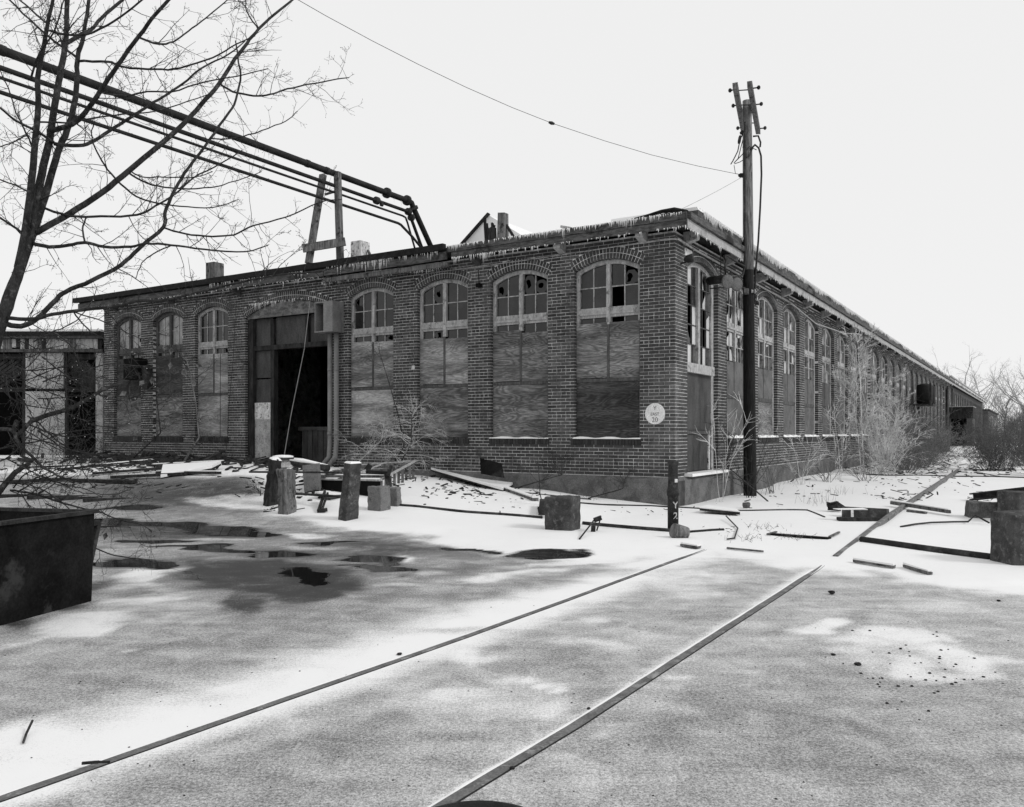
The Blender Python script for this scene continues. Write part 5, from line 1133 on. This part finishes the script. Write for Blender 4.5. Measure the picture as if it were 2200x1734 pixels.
deb = [((130, 1012), (330, 996)), ((200, 1022), (420, 1008)), ((60, 1008), (230, 1003)), ((240, 1030), (400, 1026)), ((330, 1006), (480, 1000)), ((150, 1036), (290, 1040)), ((340, 1020), (470, 1024)), ((20, 1040), (150, 1034))]
for i, (a, b2) in enumerate(deb):
    o = plank(a, b2, random.uniform(.06, .14), random.uniform(.04, .08), M['wood_dark'], ['snowy board farthest from the camera under the left windows', 'dark board crossing the middle of the left debris', 'snowy board at the left edge near the shed', 'dark board nearest the yard below the warped sheet', 'snowy board leading to the warped sheet', 'dark board at the yard side of the debris', 'snowy board just below the warped sheet', 'dark board behind the dumpster at the left edge'][i], 'board', 'debris_board', dz=.05, snowy=i % 2 == 0); o['group'] = 'boards strewn along the left wall'
mb = MB(); q = [GM(345, 1030, .03), GM(455, 1018, .1), GM(475, 1010, .12), GM(350, 1014, .1)]; mb.hexa([v + Z * .0 for v in q] + [v - Z * .05 for v in q]); o = mb.build('curved_sheet', M['wood_dark']); tag(o, 'broad warped sheet covered in snow at the end of the debris', 'sheet'); mb = MB(); mb.hexa([v + Z * .001 for v in q] + [v + Z * .06 for v in q]); mb.build('snow_cap', M['snow'], o)
mb = MB(); mb.tube([GM(225, 985, .1), GM(300, 985, .12)], .14, 12); tag(mb.build('drum', M['rust'], None, True), 'rusty drum lying against the foot of the wall at left', 'drum')
for k, (px, lab) in enumerate(((320, 'leftmost dark chunk in the rubble under the boarded windows'), (385, 'middle dark chunk in the rubble under the boarded windows'), (455, 'right dark chunk in the rubble nearest the doorway'))):
    mb = MB(); mb.rock(GM(px, 988, .1), .3, .5); tag(mb.build('rubble_chunk', M['rubble']), lab, 'rubble')
mb = MB(); c = GM(2022, 972, .2); mb.rock(c, .6, .5); tag(mb.build('dark_heap', M['black']), 'dark heap lying before the far porch', 'heap')
mb = MB()
for k in range(4): a = GM(0 + k * 60, 1070 + k * 3, .04); mb.beam(a, a + Vector((2.4, .3, 0)), .12, .07)
tag(mb.build('sleeper_stack', M['wood_dark']), 'dark sleepers lying behind the dumpster', 'sleepers')

# ------------------------------------------------------------------ plants
def grow(mb, p, d, L, r, lev, maxlev, rng, curve=.25, upb=.15, kids=(3, 5), ratio=.55, ang=(25, 55), seg=4, droop=0, bud=None, n3=3, rmin=.0022):
    pts = [p]; rad = [r]; dd = d.normalized()
    for i in range(seg):
        dd = (dd + Vector((rng.gauss(0, curve), rng.gauss(0, curve), rng.gauss(0, curve))) * .5 + Z * upb * .3 - Z * droop * (i + 1) / seg).normalized()
        pts.append(pts[-1] + dd * L / seg); rad.append(r * (1 - .65 * (i + 1) / seg))
    mb.tube(pts, rad, n3, False)
    if bud and lev >= maxlev: mb.tube([pts[-1], pts[-1] + dd * bud, pts[-1] + dd * bud * 2], [rad[-1], bud * .35, .0005], 3, False)
    if lev < maxlev:
        for _ in range(rng.randint(*kids)):
            u = rng.uniform(.2, 1); i = min(int(u * seg), seg - 1); q = pts[i].lerp(pts[i + 1], u * seg - i); dloc = (pts[i + 1] - pts[i]).normalized()
            perp = dloc.cross(Vector((rng.gauss(0, 1), rng.gauss(0, 1), rng.gauss(0, 1)))).normalized(); a = math.radians(rng.uniform(*ang))
            grow(mb, q, dloc * math.cos(a) + perp * math.sin(a), L * ratio * rng.uniform(.6, 1.15) * (1.1 - .4 * u), max(rad[i] * .6, rmin), lev + 1, maxlev, rng, curve, upb, kids, ratio, ang, max(2, seg - 1), droop, bud, n3, rmin)
def plant(name, base, h, nst, spread, maxlev, mat, label, cat, r=.012, kids=(3, 5), group=None, seed=0, **kw):
    rng = random.Random(seed); mb = MB()
    for _ in range(nst):
        a = rng.uniform(0, 6.28); s_ = rng.uniform(0, spread); d = Vector((math.cos(a) * s_, math.sin(a) * s_, 1))
        grow(mb, base + Vector((rng.uniform(-.05, .05), rng.uniform(-.05, .05), -.05)) * (1 + nst * .1), d, h * rng.uniform(.65, 1.05), r * rng.uniform(.7, 1.1), 0, maxlev, rng, kids=kids, **kw)
    return tag(mb.build(name, mat), label, cat, group)
def RG(s, o): p = RF(s, 0, o); return onmesh(p)
# icy growth along the long wall
plant('icy_sapling', RG(1.35, .5), 2.1, 3, .35, 2, M['icywood'], 'ice coated sapling leaning before the side door', 'sapling', .009, rmin=.006, seed=3)
plant('bare_shrub', RG(2.6, .7), 1.4, 6, .7, 2, M['twig'], 'dark bare shrub between side door and utility pole', 'shrub', .011, rmin=.0035, seed=4)
plant('bare_shrub', RG(4.4, .7), 1.3, 8, .9, 2, M['bush'], 'grey bare shrub directly behind the utility pole', 'shrub', .01, rmin=.0035, seed=5)
plant('icy_sapling', RG(7.2, .7), 1.7, 5, .5, 2, M['icywood'], 'small ice coated sapling just right of the utility pole', 'sapling', .008, rmin=.006, seed=6)
plant('bare_shrub', RG(9.2, .9), 1.3, 12, 1.1, 2, M['bush'], 'spreading grey shrub at the wall foot right of the pole', 'shrub', .010, rmin=.0035, seed=7)
plant('icy_sapling', RG(10.4, 1.0), 2.3, 5, .4, 2, M['icywood'], 'fan shaped icy sapling in front of the fifth arched window', 'sapling', .009, rmin=.006, seed=8)
plant('bare_shrub', RG(11.3, 1.6), 1.3, 14, 1.3, 2, M['bush'], 'low tangled shrub in front of the icy saplings', 'shrub', .010, rmin=.0035, seed=9)
plant('icy_tree', RG(14.0, 1.1), 4.1, 2, .12, 3, M['icywood'], 'tall young tree white with ice against the long wall', 'tree', .022, kids=(9, 12), seed=10, ratio=.38, ang=(25, 50), rmin=.007, curve=.15)
plant('icy_tree', RG(15.6, 1.3), 3.8, 2, .25, 3, M['icywood'], 'second icy young tree just right of the tallest one', 'tree', .018, kids=(8, 11), seed=11, ratio=.38, rmin=.007, curve=.15)
plant('bare_shrub', RG(14.4, 1.6), 2.2, 40, .7, 3, M['icywood'], 'dense frosty shrub under the icy trees', 'shrub', .009, kids=(3, 5), seed=12, rmin=.004)
plant('bare_tree', RG(16.5, 1.8), 3.6, 2, .5, 2, M['twig'], 'dark slanting bare tree leaning right among the icy growth', 'tree', .035, seed=13)
for k, (s_, o_, h_) in enumerate(((16.5, 2.0, 1.9), (18.5, 1.9, 2.3), (21, 2.0, 2.3), (23.5, 2.0, 2.0), (26, 1.8, 1.7))):
    plant('bare_shrub', RG(s_, o_), h_, 34, 1.2, 3, M['bush'], ['nearest', 'second', 'third', 'fourth', 'farthest', 'x', 'x'][k] + ' of the dense grey shrubs crowding the middle of the long wall', 'shrub', .012, kids=(4, 5), rmin=.0045, seed=20 + k, group='shrubs along the long wall')
# right bush mass and trees
for k, (px, d, h_, n_) in enumerate(((2143, 31, 1.75, 44), (2215, 34, 2.5, 40), (2125, 42, 1.9, 30), (2185, 46, 2.9, 34), (2112, 62, 2.5, 26), (2240, 27, 2.2, 30))):
    b0 = onmesh(Vector(((px - CX) / F * d, d, 0)))
    plant('round_bush', b0, h_, n_ + 16, .95, 3, M['bush_dark'], ['round bare bush with a fan of stems nearest the track at right', 'tall bare bush at the right edge behind the nearest one', 'bare bush left of the nearest one and farther back', 'high bare bush far behind the nearest one', 'farthest low bare bush beside the far wall', 'bare bush mostly cut off by the right edge'][k], 'bush', .012, kids=(4, 6), rmin=.0038, seed=40 + k, curve=.2, ratio=.5)
for k, (px, d, h_, lab) in enumerate(((2200, 95, 10.5, 'large pale bare tree at the right edge'), (2160, 130, 10, 'pale bare tree left of the largest one'), (2125, 150, 9, 'small pale bare tree beyond the far annex'), (2070, 230, 24, 'faint distant tree rising over the far roof'), (2110, 240, 21, 'faint thin distant tree above the annex'), (2240, 75, 8, 'bare tree reaching in from the right edge'))):
    b0 = onmesh(Vector(((px - CX) / F * d, d, 0))); rng = random.Random(60 + k); mb = MB(); tr = thing('bare_tree', b0, lab, 'tree')
    mb.tube([b0 - Z * .2, b0 + Z * h_ * .3, b0 + Z * h_ * .5 + Vector((.3, 0, 0))], [h_ * .02, h_ * .015, h_ * .01], 7); mb.build('trunk', M['fartree'], tr, True)
    mb = MB()
    for j in range(9):
        a = rng.uniform(0, 6.28); grow(mb, b0 + Z * h_ * rng.uniform(.2, .5), Vector((math.cos(a) * .8, math.sin(a) * .8, 1)), h_ * .5, h_ * .007, 0, 4 if d < 200 else 3, rng, kids=(3, 4), ratio=.58, ang=(25, 55))
    for f in range(0): pass
    mb.build('crown', M['fartree'], tr)
# distant wood that closes the horizon
rng = random.Random(5); mb = MB()
for k in range(240):
    a = math.radians(rng.uniform(-75, 75)); d = rng.uniform(230, 330); x, y = math.sin(a) * d, math.cos(a) * d
    p = Vector((x, y, .3)); h_ = rng.uniform(6, 10)
    for j in range(3): grow(mb, p, Vector((rng.gauss(0, .35), rng.gauss(0, .35), 1)), h_, .13, 0, 2, rng, kids=(4, 5), ratio=.5)
tag(mb.build('distant_wood', M['fartree']), 'far belt of bare woodland along the horizon', 'wood', kind='stuff')
# saplings by the end wall
def LG(s, o): return onmesh(LF(s, 0, o))
def wall_sap(pts, r0, r1, mat, seed, kids, L, label, icy=None):
    rng = random.Random(seed); t = thing('sapling', pts[0], label, 'sapling'); mb = MB(); n_ = len(pts); mb.tube(pts, [r0 + (r1 - r0) * i / (n_ - 1) for i in range(n_)], 6); mb.build('trunk', mat, t, True)
    mb = MB()
    for _ in range(kids):
        u = rng.uniform(.15, 1) * (n_ - 1); i = min(int(u), n_ - 2); q = pts[i].lerp(pts[i + 1], u - i); a = rng.uniform(0, 6.28)
        grow(mb, q, Vector((math.cos(a), math.sin(a), rng.uniform(.1, .9))), L * rng.uniform(.5, 1.2), r1, 0, 2, rng, kids=(3, 5), droop=.3 if icy else 0)
    mb.build('twigs', icy or M['twig'], t)
b0 = LG(6.3, 1.0); wall_sap([b0, P(868, 960, b0.y), P(858, 900, b0.y + .1), P(838, 830, b0.y), P(812, 745, b0.y)], .022, .006, M['bark'], 1, 14, .6, 'dark stemmed sapling in front of the second pier right of the doorway')
b0 = LG(6.0, 1.1); wall_sap([b0, P(884, 950, b0.y), P(885, 880, b0.y)], .018, .006, M['bark'], 2, 34, .75, 'low sapling with drooping branches thick with ice', M['icywood'])
b0 = LG(7.3, 1.1); wall_sap([b0, P(820, 945, b0.y), P(826, 900, b0.y)], .012, .005, M['icywood'], 22, 26, .7, 'frosty drooping sapling left of the ice laden one', M['icywood'])
b0 = LG(12.9, 1.3); wall_sap([b0, P(428, 940, b0.y), P(420, 860, b0.y), P(408, 800, b0.y), P(400, 770, b0.y)], .028, .009, M['wood_old'], 3, 16, .8, 'pale barked slender sapling before the window left of the doorway')
b0 = LG(15.3, 1.2); wall_sap([b0, P(345, 930, b0.y), P(338, 870, b0.y), P(330, 800, b0.y)], .025, .008, M['twig'], 4, 20, .8, 'thin dark sapling before the middle far left window')
b0 = GM(1166, 1092); wall_sap([b0, P(1160, 1060, b0.y), P(1158, 1020, b0.y), P(1156, 985, b0.y)], .012, .004, M['twig'], 5, 9, .3, 'tiny sapling growing behind the lone concrete block')
b0 = LG(3.2, .7); wall_sap([b0, P(1207, 1020, b0.y), P(1206, 980, b0.y)], .014, .005, M['bark'], 6, 18, .55, 'small bare sapling under the sill of the second window from the corner')
b0 = LG(1.6, .5); wall_sap([b0, P(1338, 1050, b0.y), P(1345, 1020, b0.y)], .014, .004, M['bark'], 7, 16, .5, 'smallest bare sapling against the foundation near the corner')
b0 = RG(2.1, 1.2); wall_sap([b0, P(1560, 1000, b0.y), P(1580, 930, b0.y)], .016, .008, M['twig'], 8, 14, .6, 'dark slanting sapling left of the utility pole')
b0 = GM(560, 1068); wall_sap([b0, b0 + Z * .12], .01, .005, M['twig'], 9, 12, .3, 'low tangle of twigs left of the timber posts')
# dry grass tufts
mb = MB(); rng = random.Random(9)
for (px, py, n_, h_) in ((1755, 1085, 26, .22), (1810, 1065, 20, .18), (1700, 1160, 40, .06), (1640, 1140, 30, .07), (1600, 1165, 30, .06), (1575, 990, 10, .2), (1480, 1080, 30, .2), (1250, 1075, 30, .15), (1400, 1080, 30, .15), (1640, 1060, 30, .25), (1700, 1040, 30, .25), (1520, 1060, 30, .3)):
    for _ in range(n_):
        p = GM(px + rng.gauss(0, 22), py + rng.gauss(0, 4)); mb.tube([p, p + Vector((rng.gauss(0, .05), rng.gauss(0, .05), h_ * rng.uniform(.5, 1.2)))], [.003, .001], 3, False)
tag(mb.build('dry_grass', M['bush']), 'dry grass blades poking through the snow', 'grass', kind='stuff')

# ------------------------------------------------------------------ the big bare tree at the left
K1 = 2.847
def c1(l): return [(x / K1, y / K1) for x, y in l]
def c2(l): return [(x / K1, 550 + y / K1) for x, y in l]
TD = 7.6
main = [
 (c2([(-160, 2100), (-190, 1300), (-120, 800), (-60, 600), (5, 400), (65, 230)]) + c1([(100, 1700), (155, 1540), (180, 1430), (215, 1270), (255, 1060), (300, 860), (345, 580), (375, 420), (400, 260), (405, 160), (412, -30)]), 30, 5, 0),
 (c1([(140, 1600), (230, 1350), (290, 1150), (355, 930), (410, 800), (455, 640), (470, 480), (475, 350), (510, 220), (548, -30)]), 8, 3.2, .5),
 (c1([(110, 1640), (160, 1380), (200, 1050), (215, 860), (235, 650), (230, 480), (265, 300), (290, 150), (330, -30)]), 8, 3, -.5),
 (c1([(215, 1425), (420, 1310), (620, 1180), (790, 1040), (960, 900), (1110, 770), (1230, 640), (1340, 510), (1440, 360), (1530, 240), (1610, 150), (1800, -10)]), 6.5, 2, 1.2),
 (c1([(310, 800), (440, 760), (520, 690), (620, 550), (720, 400), (850, 220), (950, 90), (1050, -20)]), 5.5, 3, -.8),
 (c1([(330, 880), (480, 890), (580, 860), (700, 780), (830, 700), (900, 650), (1000, 590), (1120, 510), (1230, 420), (1400, 330), (1500, 250)]), 4, 1, .9),
 (c1([(200, 1490), (300, 1510), (420, 1500), (520, 1485), (640, 1510), (800, 1510), (900, 1490), (1050, 1500), (1250, 1525), (1500, 1540), (1640, 1500)]), 4, 1, -1),
 (c2([(20, 410), (130, 430), (230, 380), (330, 280), (400, 220), (560, 150)]) + c1([(740, 1620), (850, 1520), (1000, 1390), (1010, 1300), (1060, 1180), (1130, 1060), (1250, 900), (1370, 730), (1430, 640), (1470, 490), (1460, 380), (1440, 250)]), 5.5, 1.2, 1.0),
 (c2([(40, 380), (200, 385), (330, 355), (500, 330), (720, 305), (850, 275), (1000, 270), (1100, 250), (1240, 215), (1350, 190), (1500, 155), (1700, 115), (1900, 100), (2000, 85), (2120, 40)]), 4, 1.2, -1.2),
 (c1([(250, 1265), (430, 1320), (620, 1325), (840, 1315), (950, 1260), (1080, 1180), (1180, 1090), (1350, 1000), (1480, 920)]), 2.8, 1, .3),
 (c1([(405, 265), (500, 210), (560, 180), (620, 110), (760, -10)]), 4.2, 3, .5),
 (c1([(290, 185), (400, 210), (530, 210), (700, 130), (880, -10)]), 2.5, 1.8, -.6),
 (c1([(470, 350), (330, 250), (180, 120), (40, -20)]), 2.6, 1.6, .4), (c1([(290, 145), (200, 70), (110, -10)]), 2.2, 1.4, .5),
 (c1([(478, 375), (660, 380), (750, 410), (950, 425), (1100, 415), (1300, 350), (1450, 270), (1560, 220)]), 2.6, 1, -1),
 (c1([(850, 230), (970, 270), (1060, 255), (1150, 190), (1260, 110), (1400, -10)]), 2.2, 1.2, .5),
 (c1([(235, 745), (400, 750), (560, 725), (750, 700), (950, 680), (1150, 620), (1300, 570)]), 2, .9, .9),
 (c1([(620, 570), (780, 585), (900, 560), (1050, 560), (1250, 500), (1450, 465), (1640, 420)]), 2, .9, -.6),
 (c1([(1345, 510), (1420, 560), (1550, 585), (1650, 580), (1760, 545), (1900, 515), (2060, 485), (2135, 475)]), 2.2, .9, .6),
 (c1([(1580, 180), (1510, 70), (1505, -10)]), 1.6, 1, .2), (c1([(720, 1110), (640, 1010), (580, 900), (560, 820), (580, 740)]), 2, .9, -.4),
 (c1([(720, 1110), (830, 1200), (950, 1240), (1100, 1260), (1300, 1270), (1460, 1220)]), 2, .8, .6), (c1([(790, 1045), (870, 1080), (1000, 1085), (1180, 1085), (1300, 1050)]), 1.6, .8, -.5),
 (c1([(790, 1060), (900, 1120), (1050, 1150), (1250, 1150), (1400, 1120), (1600, 1050)]), 2, .8, .9), (c1([(1005, 1395), (1130, 1430), (1300, 1445), (1430, 1435), (1550, 1380), (1750, 1330), (1950, 1240), (2090, 1220)]), 2.2, .9, -.3),
 (c1([(330, 870), (220, 800), (100, 740), (-20, 640)]), 2.8, 2, -.5), (c1([(250, 1220), (130, 1150), (-10, 1095)]), 2, 1.4, .4), (c1([(135, 1425), (60, 1370), (-10, 1325)]), 2.5, 2, -.3),
 (c1([(160, 830), (80, 870), (-10, 900)]), 1.6, 1, .3), (c1([(200, 900), (150, 790), (100, 690), (50, 540), (0, 430)]), 2, 1, .4), (c1([(190, 480), (240, 330), (330, 190), (395, -10)]), 2.3, 1.2, -.3),
 (c1([(1280, 850), (1440, 845), (1600, 800), (1750, 740), (1820, 680)]), 1.5, .8, .3), (c1([(520, 1485), (505, 1400), (530, 1330)]), 2, 1.4, 0), (c1([(1050, 1500), (940, 1550), (870, 1610), (830, 1708)]), 1.4, .8, .3),
 (c2([(190, 1010), (300, 970), (440, 930), (560, 860), (650, 810), (740, 780)]), 5, 2.5, .4), (c2([(105, 1010), (85, 1060), (120, 1160), (200, 1230), (260, 1290), (350, 1340), (450, 1390)]), 4, 1.5, -.3),
 (c2([(600, 845), (700, 878), (760, 880), (850, 850), (950, 790), (1010, 760)]), 2, 1, .3), (c2([(120, 480), (190, 550), (260, 570), (390, 545)]), 1.2, .8, 0), (c2([(455, 350), (520, 430), (600, 490), (700, 530), (800, 580), (900, 605)]), 1.6, .8, .4),
 (c2([(430, 340), (600, 390), (720, 440), (820, 490), (1000, 550)]), 1.5, .7, -.3), (c2([(-20, 1460), (90, 1330), (180, 1270)]), 7, 4, .2), (c2([(60, 1430), (230, 1460), (450, 1530), (600, 1550), (860, 1520)]), 2.4, 1, .3),
 (c2([(400, 960), (520, 1010), (600, 1040), (720, 1045), (800, 1010)]), 1.4, .8, .2), (c2([(420, 770), (540, 700), (640, 665), (760, 665), (900, 680), (1000, 690)]), 1.6, .8, .4), (c2([(-10, 1060), (60, 1060), (110, 1090), (190, 1010)]), 4, 4, 0),
 (c2([(0, 740), (150, 790), (350, 850), (480, 900)]), 1.6, .8, .1), (c2([(0, 800), (120, 900), (330, 940)]), 1.8, .8, .2), (c2([(0, 620), (160, 620), (230, 600), (310, 560)]), 1.3, .8, 0), (c2([(-10, 700), (60, 740), (160, 760), (330, 690), (420, 670)]), 1.5, .8, 0),
 (c2([(150, 1110), (300, 1140), (450, 1190), (560, 1210), (680, 1225)]), 1.6, .8, -.2), (c2([(0, 1180), (120, 1150), (250, 1130), (400, 1080), (560, 1060)]), 1.8, .9, .3), (c2([(40, 1240), (160, 1300), (330, 1380), (500, 1420), (620, 1470)]), 1.6, .8, .2),
 (c2([(0, 1380), (180, 1400), (360, 1490), (520, 1640), (650, 1660)]), 1.5, .8, -.2), (c2([(600, 1560), (750, 1620), (860, 1640), (930, 1690)]), 1.4, .8, 0), (c2([(560, 1780), (700, 1830), (830, 1850), (950, 1860)]), 1.5, .8, 0), (c2([(560, 1660), (660, 1655), (800, 1660)]), 1.4, .8, 0),
 (c2([(80, 1420), (160, 1330), (300, 1300), (420, 1330)]), 1.6, .8, 0)]
rt_ = random.Random(77)
for _ in range(24):
    x, y = rt_.uniform(-20, 120), rt_.uniform(690, 1090); an = rt_.uniform(-.7, .7); L_ = []; cv = rt_.uniform(-.12, .12)
    for k in range(rt_.randint(6, 14)): L_.append((x, y)); x += 17 * math.cos(an); y += 17 * math.sin(an); an += cv + rt_.gauss(0, .12)
    main.append((L_, rt_.uniform(.9, 1.8), .7, rt_.uniform(-.4, .4)))
tb = onmesh(Vector(((-40 - CX) / F * TD, TD, 0)))
tree = thing('bare_street_tree', tb, 'large leafless tree with many thin budding branches filling the upper left', 'tree')
segs_ = []   # (px,py,depth)
rng = random.Random(11); tw = MB(); buds = []
for bi, (pts, r0, r1, dd) in enumerate(main):
    px0, py0 = pts[0]
    if bi == 0: ds = TD
    else:
        best = min(segs_, key=lambda q: (q[0] - px0) ** 2 + (q[1] - py0) ** 2); ds = best[2] if (best[0] - px0) ** 2 + (best[1] - py0) ** 2 < 60 ** 2 else TD
    # smooth subdivision
    fine_ = []; n_ = len(pts)
    for i in range(n_ - 1):
        p_1 = pts[max(i - 1, 0)]; p0_, p1_ = pts[i], pts[i + 1]; p2_ = pts[min(i + 2, n_ - 1)]
        for k in range(4):
            u = k / 4; f_ = lambda a, b, c, d: .5 * (2 * b + (c - a) * u + (2 * a - 5 * b + 4 * c - d) * u * u + (-a + 3 * b - 3 * c + d) * u ** 3)
            fine_.append((f_(p_1[0], p0_[0], p1_[0], p2_[0]) + rng.gauss(0, .5), f_(p_1[1], p0_[1], p1_[1], p2_[1]) + rng.gauss(0, .5)))
    fine_.append(pts[-1]); m_ = len(fine_); P3 = []; R3 = []
    for i, (x, y) in enumerate(fine_):
        u = i / (m_ - 1); dep = ds + dd * u; P3.append(P(x, y, dep)); rr = (r0 * (1 - u) ** .8 + r1 * (1 - (1 - u) ** .8)) if bi else (np.interp(u, [0, .3, .42, .7, 1], [20, 12.5, 10, 7, 4.5])); R3.append(float(rr) * dep / F * 1.05)
        segs_.append((x, y, dep))
    mb = MB(); mb.tube(P3, R3, 8 if r0 > 3 else 6); o = mb.build('trunk' if bi == 0 else 'branch', M['bark'], tree, True)
    # twigs
    tot = sum((P3[i + 1] - P3[i]).length for i in range(m_ - 1)); nt_ = int(tot * (15 if r0 < 4 else 8))
    for _ in range(nt_):
        i = rng.randint(1 if bi else int(m_ * .35), m_ - 2); q = P3[i].lerp(P3[i + 1], rng.random()); dl = (P3[i + 1] - P3[i]).normalized()
        perp = dl.cross(Vector((rng.gauss(0, .4), 1, rng.gauss(0, .4)))).normalized() * rng.choice((-1, 1)); a = math.radians(rng.uniform(30, 70)); dv = dl * math.cos(a) + perp * math.sin(a) + Vector((0, rng.gauss(0, .3), 0))
        L = rng.choice((.08, .12, .2, .3, .45)) * rng.uniform(.7, 1.2)
        grow(tw, q, dv, L, min(R3[i] * .5, .0026 + L * .006), 0, 1 if L < .25 else 2, rng, curve=.28, kids=(2, 4), ratio=.4, ang=(30, 65), seg=4, bud=.008, upb=.1, rmin=.0021)
o = tw.build('twigs', M['twig'], tree); o['kind'] = 'stuff'
# a few clinging dead leaves
for (x, y) in ((840, 1100), (1010, 540), (1050, 560), (1045, 650), (1095, 690), (1110, 700), (1140, 670), (1195, 660), (1190, 740), (1200, 770), (960, 800), (930, 740), (880, 760), (775, 830), (770, 870), (800, 900), (820, 925), (700, 1650), (650, 1690)):
    p = P(x / K1, 550 + y / K1, 7.9 + rng.uniform(-.4, .4)); mb = MB(); d1 = Vector((rng.gauss(0, 1), rng.gauss(0, .5), -1)).normalized() * .075; w1 = d1.cross(Vector((0, 1, .3))).normalized() * .024
    mb.add([p, p + d1 * .4 + w1, p + d1, p + d1 * .4 - w1, p + d1 * .5 + Vector((0, .012, 0))], [(0, 1, 4), (1, 2, 4), (2, 3, 4), (3, 0, 4)]); mb.build('leaf', M['leaf'], tree)
# beads of frozen drops on lower branches
mb = MB()
for q in segs_:
    if 560 < q[1] < 960 and rng.random() < .16:
        p = P(q[0] + rng.gauss(0, 3), q[1] + 3, q[2]); mb.rock(p, .004, 1)
o = mb.build('frozen_drops', M['ice'], tree); o['kind'] = 'stuff'
